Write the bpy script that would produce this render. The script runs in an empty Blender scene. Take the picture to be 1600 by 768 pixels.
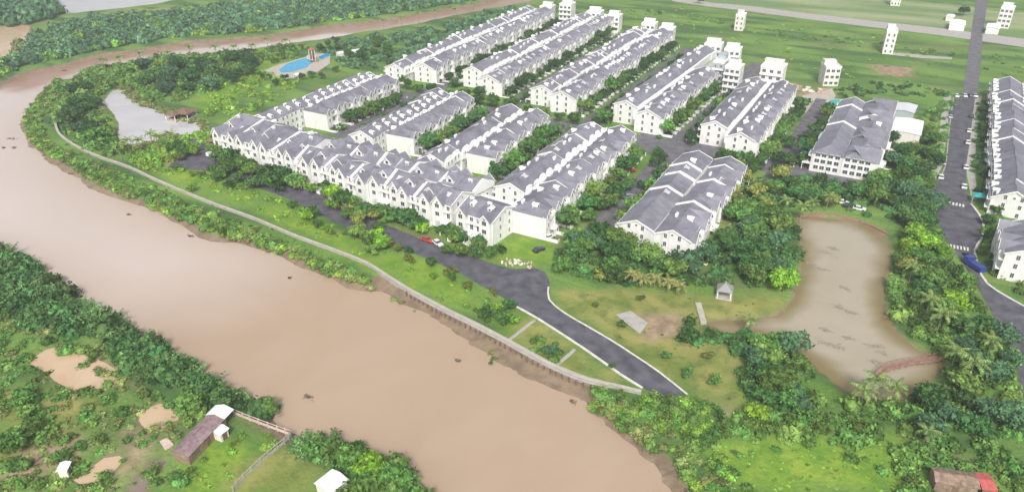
import bpy, math, random
import numpy as np
from mathutils import Vector, Matrix
random.seed(7); rng = np.random.default_rng(7)
PI = math.pi
C = bpy.context.scene.collection
scene = bpy.context.scene

# ------------------------------------------------------------------ camera
FPX, PITCH, CAM_H, YAW = 1150.0, math.atan(634/1150), 117.0, math.atan2(730, 1313)
cam = bpy.data.cameras.new("camera"); camo = bpy.data.objects.new("camera", cam); C.objects.link(camo)
cam.sensor_width = 36; cam.lens = 36*FPX/1600
cam.clip_start = 1; cam.clip_end = 12000
camo.location = (0, 0, CAM_H); camo.rotation_euler = (PI/2-PITCH, 0, YAW)
scene.camera = camo

# ------------------------------------------------------------------ sky and sun (bright overcast)
SUN_EL, SUN_AZ = math.radians(44), math.radians(152)     # azimuth clockwise from +Y
w = bpy.data.worlds.new("World"); scene.world = w; w.use_nodes = True
nt = w.node_tree; bg = nt.nodes['Background']
sky = nt.nodes.new('ShaderNodeTexSky'); sky.sky_type = 'NISHITA'; sky.sun_disc = False
sky.sun_elevation = SUN_EL; sky.sun_rotation = SUN_AZ; sky.dust_density = 4.0; sky.air_density = 1.3; sky.ozone_density = 0.6
hs = nt.nodes.new('ShaderNodeHueSaturation'); hs.inputs['Saturation'].default_value = 0.38; hs.inputs['Value'].default_value = 1.0
nt.links.new(sky.outputs[0], hs.inputs['Color']); nt.links.new(hs.outputs[0], bg.inputs['Color'])
bg.inputs['Strength'].default_value = 0.122
sl = bpy.data.lights.new("sun", 'SUN'); sl.energy = 2.4; sl.angle = math.radians(12); sl.color = (1, .965, .91)
so = bpy.data.objects.new("sun", sl); C.objects.link(so)
sd = Vector((math.sin(SUN_AZ)*math.cos(SUN_EL), math.cos(SUN_AZ)*math.cos(SUN_EL), math.sin(SUN_EL)))
so.rotation_euler = (-sd).to_track_quat('-Z', 'Y').to_euler(); so.location = (0, -50, 300)
scene.view_settings.view_transform = 'Standard'; scene.view_settings.look = 'None'
scene.view_settings.exposure = 0.32; scene.view_settings.gamma = 1

# ------------------------------------------------------------------ surveying: photo point -> place on level z
cp, sp = math.cos(PITCH), math.sin(PITCH); ca, sa = math.cos(YAW), math.sin(YAW)
def P(px, py, z=0.0):
    cx = (px-800)/FPX; cy = (384-py)/FPX
    X, Y, Z = cx, cp+cy*sp, -sp+cy*cp
    t = (z-CAM_H)/Z; X *= t; Y *= t
    return (X*ca - Y*sa, X*sa + Y*ca)
def PL(pts, z=0.0): return [P(a, b, z) for a, b in pts]

# ------------------------------------------------------------------ materials
M = {}
def mat(name, col, rough=.8, vary=.12, scale=.5, col2=None, objrand=0.0, metal=0, spec=.3, bump=0.0, bscale=4.0, detail=4, attr=None, hue=0.0, stain=0.0):
    leafy = name.startswith(('leaf_', 'bush_', 'nipa', 'palm_leaf', 'far_leaf'))
    m = bpy.data.materials.new(name); m.use_nodes = True; n = m.node_tree; b = n.nodes['Principled BSDF']
    b.inputs['Roughness'].default_value = rough; b.inputs['Metallic'].default_value = metal
    b.inputs['Specular IOR Level'].default_value = spec
    geo = n.nodes.new('ShaderNodeNewGeometry')
    noi = n.nodes.new('ShaderNodeTexNoise'); noi.inputs['Scale'].default_value = scale; noi.inputs['Detail'].default_value = detail
    n.links.new(geo.outputs['Position'], noi.inputs['Vector'])
    mr = n.nodes.new('ShaderNodeMapRange'); mr.inputs[1].default_value = .3; mr.inputs[2].default_value = .7
    n.links.new(noi.outputs[0], mr.inputs[0])
    mx = n.nodes.new('ShaderNodeMix'); mx.data_type = 'RGBA'
    c2 = col2 or tuple(min(1, c*(1+vary)) for c in col); c1 = col if col2 else tuple(c*(1-vary) for c in col)
    mx.inputs[6].default_value = (*c1, 1); mx.inputs[7].default_value = (*c2, 1)
    n.links.new(mr.outputs[0], mx.inputs[0]); out = mx.outputs[2]
    src = None
    if objrand: 
        oi = n.nodes.new('ShaderNodeObjectInfo'); src = oi.outputs['Random']
    if attr:
        at = n.nodes.new('ShaderNodeAttribute'); at.attribute_name = attr; src = at.outputs['Fac']; objrand = objrand or .5
    if src:
        h = n.nodes.new('ShaderNodeHueSaturation')
        r = n.nodes.new('ShaderNodeMapRange'); r.inputs[3].default_value = 1-objrand; r.inputs[4].default_value = 1+objrand
        n.links.new(src, r.inputs[0]); n.links.new(r.outputs[0], h.inputs['Value'])
        if hue:
            r2 = n.nodes.new('ShaderNodeMath'); r2.operation = 'MULTIPLY'; r2.inputs[1].default_value = 7.31
            r3 = n.nodes.new('ShaderNodeMath'); r3.operation = 'FRACT'
            r4 = n.nodes.new('ShaderNodeMapRange'); r4.inputs[3].default_value = .5-hue; r4.inputs[4].default_value = .5+hue
            n.links.new(src, r2.inputs[0]); n.links.new(r2.outputs[0], r3.inputs[0]); n.links.new(r3.outputs[0], r4.inputs[0])
            n.links.new(r4.outputs[0], h.inputs['Hue'])
        n.links.new(out, h.inputs['Color']); out = h.outputs[0]
    if leafy:
        a2 = n.nodes.new('ShaderNodeAttribute'); a2.attribute_name = 'leafv'; h2 = n.nodes.new('ShaderNodeHueSaturation')
        q = n.nodes.new('ShaderNodeMapRange'); q.inputs[3].default_value = .68; q.inputs[4].default_value = 1.34; n.links.new(a2.outputs['Fac'], q.inputs[0]); n.links.new(q.outputs[0], h2.inputs['Value'])
        n.links.new(out, h2.inputs['Color']); out = h2.outputs[0]
    if stain:
        mp_ = n.nodes.new('ShaderNodeMapping'); mp_.inputs['Scale'].default_value = (1, 1, .12); n.links.new(geo.outputs['Position'], mp_.inputs['Vector'])
        ns = n.nodes.new('ShaderNodeTexNoise'); ns.inputs['Scale'].default_value = .9; ns.inputs['Detail'].default_value = 5; n.links.new(mp_.outputs[0], ns.inputs['Vector'])
        r_ = n.nodes.new('ShaderNodeMapRange'); r_.inputs[1].default_value = .52; r_.inputs[2].default_value = .78; r_.inputs[4].default_value = stain; n.links.new(ns.outputs[0], r_.inputs[0])
        m3 = n.nodes.new('ShaderNodeMix'); m3.data_type = 'RGBA'; m3.inputs[7].default_value = tuple(c_*.55 for c_ in col)+(1,); n.links.new(out, m3.inputs[6]); n.links.new(r_.outputs[0], m3.inputs[0]); out = m3.outputs[2]
    n.links.new(out, b.inputs['Base Color'])
    if bump:
        nb = n.nodes.new('ShaderNodeTexNoise'); nb.inputs['Scale'].default_value = bscale; nb.inputs['Detail'].default_value = 3
        n.links.new(geo.outputs['Position'], nb.inputs['Vector'])
        bp = n.nodes.new('ShaderNodeBump'); bp.inputs['Strength'].default_value = 1; bp.inputs['Distance'].default_value = bump
        n.links.new(nb.outputs[0], bp.inputs['Height']); n.links.new(bp.outputs[0], b.inputs['Normal'])
    M[name] = m; return m

mat('white_render', (.81, .81, .785), .75, .06, .35, objrand=.05, stain=.55)
mat('white_trim', (.88, .88, .86), .6, .03, .8)
mat('cream_render', (.76, .74, .68), .8, .05, .3, stain=.5)
mat('grey_render', (.42, .47, .50), .8, .06, .4)
mat('slate', (.215, .212, .252), .62, .2, .35, objrand=.17, bump=.03, bscale=3, detail=8, stain=.35)
mat('glass_dark', (.07, .085, .10), .15, .3, .6, spec=.6)
mat('door_brown', (.22, .13, .08), .6, .2, 1)
mat('steel', (.75, .76, .78), .35, .05, 1, metal=.3, spec=.5)
mat('tank_white', (.82, .82, .84), .45, .04, 1)
mat('asphalt', (.105, .103, .122), .85, .38, .30, objrand=.02, detail=8)
mat('asphalt_lane', (.15, .145, .158), .85, .32, .3, detail=8)
mat('concrete', (.42, .40, .37), .85, .15, .6, detail=8)
mat('pale_concrete', (.47, .43, .37), .85, .14, .5, detail=8)
mat('kerb_white', (.66, .64, .58), .8, .18, .7)
mat('paint_white', (.72, .70, .62), .7, .15, 1.5)
mat('bark', (.16, .12, .09), .9, .25, 3)
mat('palm_bark', (.27, .24, .20), .9, .2, 3)
mat('leaf_dark', (0.068, 0.155, 0.045), .75, .42, .9, objrand=.32, hue=.018, spec=.12)
mat('leaf_mid', (0.118, 0.225, 0.052), .75, .42, .9, objrand=.32, hue=.022, spec=.12)
mat('leaf_bright', (0.22, 0.4, 0.04), .75, .42, .9, objrand=.2, hue=.015, spec=.12)
mat('leaf_olive', (0.225, 0.26, 0.065), .75, .42, .9, objrand=.25, hue=.015, spec=.12)
mat('leaf_blue', (0.08, 0.17, 0.08), .75, .42, .9, objrand=.2, hue=.01, spec=.12)
mat('palm_leaf', (0.19, 0.28, 0.08), .7, .42, 1.2, objrand=.25, hue=.02, spec=.2)
mat('palm_leaf_yellow', (0.3, 0.3, 0.1), .7, .42, 1.2, objrand=.2, spec=.2)
mat('bush_dark', (0.078, 0.17, 0.052), .78, .42, .35, attr='tint', objrand=.42, hue=.025, spec=.12)
mat('bush_mid', (0.13, 0.245, 0.058), .78, .42, .35, attr='tint', objrand=.42, hue=.025, spec=.12)
mat('bush_bright', (0.2, 0.35, 0.055), .78, .42, .35, attr='tint', objrand=.3, hue=.02, spec=.12)
mat('bush_olive', (0.21, 0.25, 0.085), .78, .42, .35, attr='tint', objrand=.35, hue=.02, spec=.12)
mat('nipa_leaf', (0.115, 0.225, 0.07), .7, .42, .6, attr='tint', objrand=.4, hue=.02, spec=.2)
mat('far_leaf', (0.1, 0.205, 0.105), .8, .42, .15, attr='tint', objrand=.35, hue=.02, spec=.1)
mat('rust_roof', (.27, .19, .20), .7, .35, .9, col2=None)
mat('rust_brown', (.28, .20, .15), .8, .35, 1.2)
mat('red_roof', (.50, .12, .11), .6, .15, 1)
mat('white_sheet', (.82, .86, .84), .45, .05, .6)
mat('teal_canvas', (.05, .42, .38), .6, .12, 1)
mat('pool_blue', (.02, .36, .62), .12, .15, .5, spec=.5)
mat('bridge_red', (.32, .19, .14), .8, .2, 1)
mat('brown_wood', (.20, .13, .09), .85, .25, 1.5)
mat('thatch_grey', (.30, .30, .29), .9, .2, 2)
mat('car_white', (.82, .82, .82), .25, .02, 1, spec=.5)
mat('car_dark', (.05, .055, .065), .25, .05, 1, spec=.5)
mat('car_blue', (.035, .06, .28), .3, .05, 1, spec=.5)
mat('car_silver', (.5, .51, .53), .3, .03, 1, spec=.5, metal=.4)
mat('car_red', (.5, .06, .04), .3, .05, 1, spec=.5)
mat('tyre', (.02, .02, .02), .8, .1, 1)
mat('pink_debris', (.62, .48, .42), .85, .2, 1)
mat('weed_float', (.16, .13, .10), .8, .3, 2)
mat('lake_weed', (.30, .27, .20), .8, .2, 2)
mat('brick_rubble', (.52, .32, .26), .9, .3, .6)

def water(name, c1, c2, rough=.12, s1=.012, bump=.02, bs=.8, warp=1.0):
    m = bpy.data.materials.new(name); m.use_nodes = True; n = m.node_tree; b = n.nodes['Principled BSDF']
    geo = n.nodes.new('ShaderNodeNewGeometry')
    noi = n.nodes.new('ShaderNodeTexNoise'); noi.inputs['Scale'].default_value = s1; noi.inputs['Detail'].default_value = 5; noi.inputs['Distortion'].default_value = warp
    n.links.new(geo.outputs['Position'], noi.inputs['Vector'])
    mr = n.nodes.new('ShaderNodeMapRange'); mr.inputs[1].default_value = .35; mr.inputs[2].default_value = .65
    n.links.new(noi.outputs[0], mr.inputs[0])
    mx = n.nodes.new('ShaderNodeMix'); mx.data_type = 'RGBA'; mx.inputs[6].default_value = (*c1, 1); mx.inputs[7].default_value = (*c2, 1)
    n.links.new(mr.outputs[0], mx.inputs[0]); n.links.new(mx.outputs[2], b.inputs['Base Color'])
    b.inputs['Roughness'].default_value = rough; b.inputs['IOR'].default_value = 1.33
    nb = n.nodes.new('ShaderNodeTexNoise'); nb.inputs['Scale'].default_value = bs; nb.inputs['Detail'].default_value = 6; nb.inputs['Roughness'].default_value = .6
    n.links.new(geo.outputs['Position'], nb.inputs['Vector'])
    bp = n.nodes.new('ShaderNodeBump'); bp.inputs['Distance'].default_value = bump; bp.inputs['Strength'].default_value = 1
    n.links.new(nb.outputs[0], bp.inputs['Height']); n.links.new(bp.outputs[0], b.inputs['Normal'])
    M[name] = m; return m, n, mx, b
water('pond_water', (.385, .335, .25), (.415, .365, .28), .05, .05, .006)
_, n, mx, b = 0, M['pond_water'].node_tree, None, M['pond_water'].node_tree.nodes['Principled BSDF']
src = b.inputs['Base Color'].links[0].from_socket; at = n.nodes.new('ShaderNodeAttribute'); at.attribute_name = 'weed'; mw = n.nodes.new('ShaderNodeMix'); mw.data_type = 'RGBA'  # this attribute browns the lake rim, a painted reflection of the shore trees
mw.inputs[7].default_value = (.235, .185, .085, 1); n.links.new(src, mw.inputs[6]); n.links.new(at.outputs['Fac'], mw.inputs[0]); n.links.new(mw.outputs[2], b.inputs['Base Color'])
water('clear_pond', (.50, .485, .50), (.56, .545, .56), .05, .05, .004)
water('fish_pond_water', (.52, .36, .22), (.60, .45, .31), .15, .08, .006)
water('dark_ditch_water', (.22, .18, .14), (.28, .23, .18), .1, .08, .006)
# sky reflection painted into the river: pale in the left bend, browner far off
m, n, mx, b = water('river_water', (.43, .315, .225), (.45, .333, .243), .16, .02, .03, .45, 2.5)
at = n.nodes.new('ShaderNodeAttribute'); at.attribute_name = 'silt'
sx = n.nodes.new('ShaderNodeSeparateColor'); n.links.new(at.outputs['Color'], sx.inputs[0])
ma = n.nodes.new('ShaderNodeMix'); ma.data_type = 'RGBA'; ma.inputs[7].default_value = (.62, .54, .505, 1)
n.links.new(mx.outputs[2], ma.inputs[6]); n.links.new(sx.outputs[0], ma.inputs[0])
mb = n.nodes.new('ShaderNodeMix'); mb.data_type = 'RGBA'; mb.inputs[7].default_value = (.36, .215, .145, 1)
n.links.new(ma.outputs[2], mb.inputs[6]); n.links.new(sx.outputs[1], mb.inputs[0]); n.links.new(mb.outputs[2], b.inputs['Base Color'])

# ------------------------------------------------------------------ object helpers
def mesh_np(name, V_, F_, mats, tint=None, fm=None, smooth=False):
    V_ = np.asarray(V_, np.float32); F_ = np.asarray(F_, np.int32)
    me = bpy.data.meshes.new(name); k = F_.shape[1]
    me.vertices.add(len(V_)); me.vertices.foreach_set('co', V_.ravel())
    me.loops.add(F_.size); me.loops.foreach_set('vertex_index', F_.ravel())
    me.polygons.add(len(F_)); me.polygons.foreach_set('loop_start', np.arange(0, F_.size, k, dtype=np.int32))
    me.polygons.foreach_set('loop_total', np.full(len(F_), k, np.int32))
    for m_ in mats: me.materials.append(M[m_])
    if fm is not None: me.polygons.foreach_set('material_index', np.asarray(fm, np.int32))
    me.update(calc_edges=True)
    if tint is not None:
        a = me.attributes.new('tint', 'FLOAT', 'POINT'); a.data.foreach_set('value', np.asarray(tint, np.float32))
    if mats and mats[0].startswith(('leaf_', 'bush_', 'nipa', 'palm_leaf', 'far_leaf')):
        a = me.attributes.new('leafv', 'FLOAT', 'POINT'); a.data.foreach_set('value', np.repeat(rng.random(len(V_)//3+1), 3)[:len(V_)].astype(np.float32))
    me.shade_flat() if not smooth else me.shade_smooth()
    return me

class MB:                                   # mesh builder collecting boxes, prisms and tubes
    def __init__(s): s.v = []; s.f = []; s.m = []
    def add(s, vs, fs, m=0):
        o = len(s.v); s.v += [tuple(v) for v in vs]; s.f += [tuple(i+o for i in f) for f in fs]; s.m += [m]*len(fs); return s
    def box(s, x0, x1, y0, y1, z0, z1, m=0):
        return s.add([(x0,y0,z0),(x1,y0,z0),(x1,y1,z0),(x0,y1,z0),(x0,y0,z1),(x1,y0,z1),(x1,y1,z1),(x0,y1,z1)],
                     [(0,3,2,1),(4,5,6,7),(0,1,5,4),(1,2,6,5),(2,3,7,6),(3,0,4,7)], m)
    def prism_x(s, prof, x0, x1, m=0):      # profile in (y,z), extruded along x
        n = len(prof); vs = [(x0,y,z) for y,z in prof]+[(x1,y,z) for y,z in prof]
        return s.add(vs, [tuple(range(n-1,-1,-1)), tuple(range(n,2*n))]+[(i,(i+1)%n,n+(i+1)%n,n+i) for i in range(n)], m)
    def prism_y(s, prof, y0, y1, m=0):      # profile in (x,z)
        n = len(prof); vs = [(x,y0,z) for x,z in prof]+[(x,y1,z) for x,z in prof]
        return s.add(vs, [tuple(range(n)), tuple(range(2*n-1,n-1,-1))]+[((i+1)%n,i,n+i,n+(i+1)%n) for i in range(n)], m)
    def prism_z(s, poly, z0, z1, m=0):
        n = len(poly); vs = [(x,y,z0) for x,y in poly]+[(x,y,z1) for x,y in poly]
        return s.add(vs, [tuple(range(n-1,-1,-1)), tuple(range(n,2*n))]+[(i,(i+1)%n,n+(i+1)%n,n+i) for i in range(n)], m)
    def slab(s, quad, t, m=0):              # quad of 4 points, thickened downwards
        q = [Vector(p) for p in quad]; nrm = (q[1]-q[0]).cross(q[3]-q[0]).normalized()
        if nrm.z < 0: q.reverse(); nrm = -nrm
        d = [p - nrm*t for p in q]
        return s.add([tuple(p) for p in q+d], [(0,1,2,3),(7,6,5,4),(0,4,5,1),(1,5,6,2),(2,6,7,3),(3,7,4,0)], m)
    def tube(s, p0, p1, r0, r1, n=6, m=0):
        p0, p1 = Vector(p0), Vector(p1); d = (p1-p0).normalized(); a = d.orthogonal().normalized(); b_ = d.cross(a)
        vs = [tuple(p+ (a*math.cos(2*PI*i/n)+b_*math.sin(2*PI*i/n))*r) for p, r in ((p0,r0),(p1,r1)) for i in range(n)]
        return s.add(vs, [tuple(range(n-1,-1,-1)), tuple(range(n,2*n))]+[(i,(i+1)%n,n+(i+1)%n,n+i) for i in range(n)], m)
    def mesh(s, name, mats):
        me = bpy.data.meshes.new(name); me.from_pydata(s.v, [], s.f)
        for m_ in (mats if isinstance(mats, (list, tuple)) else [mats]): me.materials.append(M[m_])
        me.polygons.foreach_set('material_index', s.m); me.update(); return me

def link(name, me, parent=None, loc=(0,0,0), rz=0.0, sc=None):
    o = bpy.data.objects.new(name, me); C.objects.link(o); o.location = loc; o.rotation_euler[2] = rz
    if sc is not None: o.scale = sc if hasattr(sc, '__len__') else (sc, sc, sc)
    if parent is not None: o.parent = parent
    return o
def tag(o, label, cat, group=None):
    o['label'] = label; o['category'] = cat
    if group: o['group'] = group
    return o
def struct(o): o['kind'] = 'structure'; return o
def stuff(o, label, cat): o['kind'] = 'stuff'; o['label'] = label; o['category'] = cat; return o
def copy_tree(o, parent=None):
    c = o.copy(); C.objects.link(c)
    if parent is not None: c.parent = parent
    for ch in list(o.children): copy_tree(ch, c)
    return c
ORD = ['first','second','third','fourth','fifth','sixth','seventh','eighth','ninth','tenth','eleventh','twelfth','thirteenth','fourteenth','fifteenth','sixteenth','seventeenth','eighteenth','nineteenth','twentieth']
def ordn(i):
    i += 1
    if i <= 20: return ORD[i-1]
    t = {2:'twent', 3:'thirt', 4:'fort', 5:'fift'}[i//10]
    return t+'ieth' if i % 10 == 0 else t+'y-'+ORD[i % 10-1]

# ------------------------------------------------------------------ survey of water, in photo points
def P_ext(pts): return pts
river_px = [(1240,860),(1073,768),(1025,712),(992,690),(965,665),(927,640),(900,614),(865,598),(810,569),(770,550),(729,527),(700,509),(672,491),
 (634,468),(600,451),(560,447),(541,445),(520,434),(489,413),(453,402),(419,389),(380,380),(358,373),(315,362),(271,343),(237,326),(203,309),(169,299),
 (135,280),(102,258),(68,242),(46,221),(33,194),(40,170),(62,140),(85,124),(123,117),(140,108),(167,101),(213,95),(260,87),(300,83),(377,75),(430,68),(500,58),(580,46),(632,38),
 (710,21),(762,12),(814,3),(860,-8),(930,-25),
 (880,-30),(800,-14),(762,1),(684,16),(606,28),(500,42),(400,57),(300,63),(233,73),(157,84),(110,96),(53,109),(0,130),(-90,160),(-400,260),
 (-500,420),(-150,330),(0,385),(27,392),(50,410),(69,417),(100,440),(135,462),(165,487),(181,503),(239,524),(280,552),(310,585),(345,600),(372,604),(400,622),(425,640),(450,664),
 (520,680),(560,692),(590,703),(640,735),(665,755),(700,780),(760,850)]
lake_px = [(1246,338),(1282,336),(1321,341),(1360,353),(1384,366),(1392,388),(1389,416),(1380,471),(1393,506),(1433,542),(1469,556),(1474,570),(1453,596),
 (1423,618),(1370,625),(1317,604),(1292,580),(1267,560),(1226,521),(1201,520),(1110,514),(1108,498),(1150,496),(1226,488),(1240,465),(1251,440),(1251,410),(1256,380),(1250,360)]
bpond_px = [(160,158),(178,138),(197,140),(213,157),(233,167),(263,177),(283,187),(313,190),(319,202),(302,212),(282,210),(260,206),(235,222),(205,226),(182,212),(187,193),(180,177)]
p1_px = [(40,562),(80,538),(106,543),(183,572),(189,594),(159,610),(122,612),(90,591)]
p2_px = [(218,636),(260,623),(276,652),(250,673),(223,663)]
p3_px = [(112,750),(175,700),(197,716),(165,742),(133,757)]
ditch_px = [(196,768),(232,716),(250,706),(262,712),(226,768)]
fl_px = [(-120,50),(9,39),(48,36),(45,52),(36,80),(0,88),(-120,110)]
top_px = [(86,22),(104,21),(140,17),(190,12),(250,4),(300,-9),(360,-22),(120,-30),(70,-10)]
def poly_np(px): return np.array(PL(px))
river = poly_np(river_px)
ponds = [('lake', poly_np(lake_px), 'pond_water', -.75), ('fish_pond', poly_np(p1_px), 'fish_pond_water', -.6), ('fish_pond', poly_np(p2_px), 'fish_pond_water', -.6),
         ('fish_pond', poly_np(p3_px), 'fish_pond_water', -.6), ('garden_pond', poly_np(bpond_px), 'clear_pond', -.6), ('ditch', poly_np(ditch_px), 'dark_ditch_water', -.7),
         ('creek', poly_np(fl_px), 'fish_pond_water', -.8), ('flooded_field', poly_np(top_px), 'clear_pond', -.6)]
def sdist(poly, X, Y):                      # signed distance, positive inside
    x1, y1 = poly[:,0], poly[:,1]; x2, y2 = np.roll(x1,-1), np.roll(y1,-1)
    best = np.full(X.shape, 1e18); ins = np.zeros(X.shape, bool)
    for a,b_,c,d in zip(x1,y1,x2,y2):
        ex, ey = c-a, d-b_; L = ex*ex+ey*ey+1e-9
        t = np.clip(((X-a)*ex+(Y-b_)*ey)/L, 0, 1)
        best = np.minimum(best, (X-a-t*ex)**2+(Y-b_-t*ey)**2)
        cond = (b_ > Y) != (d > Y)
        with np.errstate(divide='ignore', invalid='ignore'):
            xi = (c-a)*(Y-b_)/(d-b_+1e-12)+a
        ins ^= cond & (X < xi)
    return np.where(ins, 1, -1)*np.sqrt(best)
def inpoly(poly, X, Y): return sdist(np.asarray(poly), np.asarray(X, float), np.asarray(Y, float)) > 0
def vnoise(X, Y, s, seed=0):
    r = np.random.default_rng(seed); T = r.random((64, 64))
    x, y = X/s, Y/s; i, j = np.floor(x).astype(int), np.floor(y).astype(int); fx, fy = x-i, y-j
    fx = fx*fx*(3-2*fx); fy = fy*fy*(3-2*fy)
    g = lambda a,b_: T[a%64, b_%64]
    return (g(i,j)*(1-fx)+g(i+1,j)*fx)*(1-fy)+(g(i,j+1)*(1-fx)+g(i+1,j+1)*fx)*fy
def fbm(X, Y, s, seed=0): return (vnoise(X,Y,s,seed)*.55+vnoise(X,Y,s*.47,seed+1)*.28+vnoise(X,Y,s*.21,seed+2)*.17)

# ------------------------------------------------------------------ ground: one sheet
def axis(a, b_, step, far):
    core = list(np.arange(a, b_+.1, step)); lo, hi = [], []
    s = step; p = a
    while p > -far: s *= 1.35; p -= s; lo.append(p)
    s = step; p = b_
    while p < far: s *= 1.35; p += s; hi.append(p)
    return np.array(lo[::-1]+core+hi)
xs = axis(-730, 170, 2.5, 5000); ys = axis(-10, 800, 2.5, 5000)
GX, GY = np.meshgrid(xs, ys); gx, gy = GX.ravel(), GY.ravel()
near = (gx > -760) & (gx < 300) & (gy > -100) & (gy < 830)
dr = np.full(gx.shape, -1e3); dr[near] = sdist(river, gx[near], gy[near])
wob = (fbm(gx, gy, 14, 5)-.5)*7
d = dr + wob*(np.abs(dr) < 30)
gz = np.interp(d, [-5, -2.5, 0, 4, 12], [0, -.5, -1.6, -2.3, -4.5])
for nm, pl, mt, wz in ponds:
    q = near.copy(); bb = pl.min(0)-12, pl.max(0)+12
    q &= (gx > bb[0][0]) & (gx < bb[1][0]) & (gy > bb[0][1]) & (gy < bb[1][1])
    dd = sdist(pl, gx[q], gy[q]) + (fbm(gx[q], gy[q], 8, 9)-.5)*2
    gz[q] = np.minimum(gz[q], np.interp(dd, [-2.2, 0, 3], [0, wz, wz-1.2]))
wout = poly_np([(590,421),(645,455),(695,482),(746,507),(797,534),(848,562),(882,578),(920,592),(950,600),(940,630),(900,628),(865,618),(810,592),(770,578),(729,556),(700,530),(672,508),(634,480),(600,458),(575,440)])
q = near & (gx > wout[:,0].min()-12) & (gx < wout[:,0].max()+12) & (gy > wout[:,1].min()-12) & (gy < wout[:,1].max()+12)
dd = sdist(wout, gx[q], gy[q]); gz[q] = np.minimum(gz[q], np.interp(dd, [0, 2.0], [0, -1.45])+(fbm(gx[q], gy[q], 5, 77)-.5)*.35*(dd > 0))
bumpy = (fbm(gx, gy, 22, 3)-.5)*.5
flatz = (gz > -.02) & near & (gx < -330) ; gz = gz + np.where(flatz, bumpy, 0)

lawn_px = [[(862,455),(1000,455),(1110,462),(1240,462),(1232,490),(1110,498),(1110,520),(1150,540),(1165,640),(1078,622),(1000,555),(900,495)],
           [(808,480),(915,548),(998,606),(905,590),(830,555),(797,528)], [(1060,545),(1170,560),(1165,640),(1080,622)],
           [(0,620),(60,600),(150,640),(120,700),(40,740),(0,750)], [(330,768),(420,690),(500,700),(470,768)], [(1120,300),(1180,300),(1180,380),(1120,400)]]
green_px = [[(560,370),(700,420),(790,480),(790,510),(690,475),(600,420)],[(420,310),(560,370),(600,425),(520,385),(400,330)],[(790,365),(858,375),(862,408),(790,405)],
            [(1110,690),(1400,690),(1420,768),(1130,768)],[(290,250),(400,320),(300,290),(240,262)],[(280,740),(330,690),(420,680),(380,768),(300,768)],
            [(330,70),(470,60),(440,110),(340,170),(300,160)]]
earth_px = [[(1010,495),(1055,492),(1060,520),(1015,530)],[(1240,145),(1300,140),(1310,168),(1262,185),(1235,160)],[(1360,100),(1430,105),(1420,118),(1370,116)],[(0,730),(100,680),(125,700),(0,775)],
            [(340,645),(430,665),(420,672),(350,655)],[(200,672),(250,680),(230,720),(170,760)],[(1150,640),(1080,625),(1090,640),(1180,655)], [(250,250),(330,210),(345,235),(300,262)]]
pale_px = [[(60,50),(140,22),(330,5),(620,-10),(760,-6),(560,12),(330,30),(200,36),(120,55)], [(1000,-40),(1700,30),(1700,75),(1450,45),(1150,15)]]
def zone(lst, soft, seed):
    z = np.zeros(gx.shape)
    for p in lst:
        pl = poly_np(p); bb = pl.min(0)-20, pl.max(0)+20
        q = (gx > bb[0][0]) & (gx < bb[1][0]) & (gy > bb[0][1]) & (gy < bb[1][1])
        dd = sdist(pl, gx[q], gy[q])+(fbm(gx[q], gy[q], 9, seed)-.5)*soft*2
        z[q] = np.maximum(z[q], np.clip(.5+dd/soft, 0, 1))
    return z
col = np.stack([zone(lawn_px, 4, 21), zone(green_px, 6, 22), zone(earth_px, 4, 23), zone(pale_px, 14, 24)], 1)
nx, ny = len(xs), len(ys)
idx = np.arange(nx*ny).reshape(ny, nx)
F = np.stack([idx[:-1,:-1], idx[:-1,1:], idx[1:,1:], idx[1:,:-1]], -1).reshape(-1, 4)
gm = bpy.data.materials.new('ground_mat'); gm.use_nodes = True; n = gm.node_tree; b = n.nodes['Principled BSDF']; M['ground_mat'] = gm
b.inputs['Roughness'].default_value = .9; b.inputs['Specular IOR Level'].default_value = .1
geo = n.nodes.new('ShaderNodeNewGeometry')
def noise(scale, det=5, vec=None, dist=0):
    t = n.nodes.new('ShaderNodeTexNoise'); t.inputs['Scale'].default_value = scale; t.inputs['Detail'].default_value = det; t.inputs['Distortion'].default_value = dist
    n.links.new(vec or geo.outputs['Position'], t.inputs['Vector']); return t.outputs[0]
def ramp(src, a, b_):
    r = n.nodes.new('ShaderNodeMapRange'); r.inputs[1].default_value = a; r.inputs[2].default_value = b_; n.links.new(src, r.inputs[0]); return r.outputs[0]
def mix(f, A_, B_):
    x = n.nodes.new('ShaderNodeMix'); x.data_type = 'RGBA'
    if isinstance(f, float): x.inputs[0].default_value = f
    else: n.links.new(f, x.inputs[0])
    for k, v in ((6, A_), (7, B_)):
        if isinstance(v, tuple): x.inputs[k].default_value = (*v, 1)
        else: n.links.new(v, x.inputs[k])
    return x.outputs[2]
def mul(a, b_):
    x = n.nodes.new('ShaderNodeMath'); x.operation = 'MULTIPLY'; n.links.new(a, x.inputs[0])
    if isinstance(b_, float): x.inputs[1].default_value = b_
    else: n.links.new(b_, x.inputs[1])
    return x.outputs[0]
mp = n.nodes.new('ShaderNodeMapping'); mp.inputs['Scale'].default_value = (.35, 1.6, 1); mp.inputs['Rotation'].default_value = (0, 0, .05); n.links.new(geo.outputs['Position'], mp.inputs['Vector'])
grass = mix(ramp(noise(.035, 6), .35, .65), (.130, .245, .050), (.225, .35, .085))
grass = mix(ramp(noise(.05, 6, mp.outputs[0]), .46, .62), grass, (.075, .150, .050))
grass = mix(ramp(noise(.03, 5, mp.outputs[0], 1), .60, .72), grass, (.24, .22, .11))
grass = mix(mul(ramp(noise(1.2, 4), .4, .65), .45), grass, (.065, .125, .040))
att = n.nodes.new('ShaderNodeAttribute'); att.attribute_name = 'zones'
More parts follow.
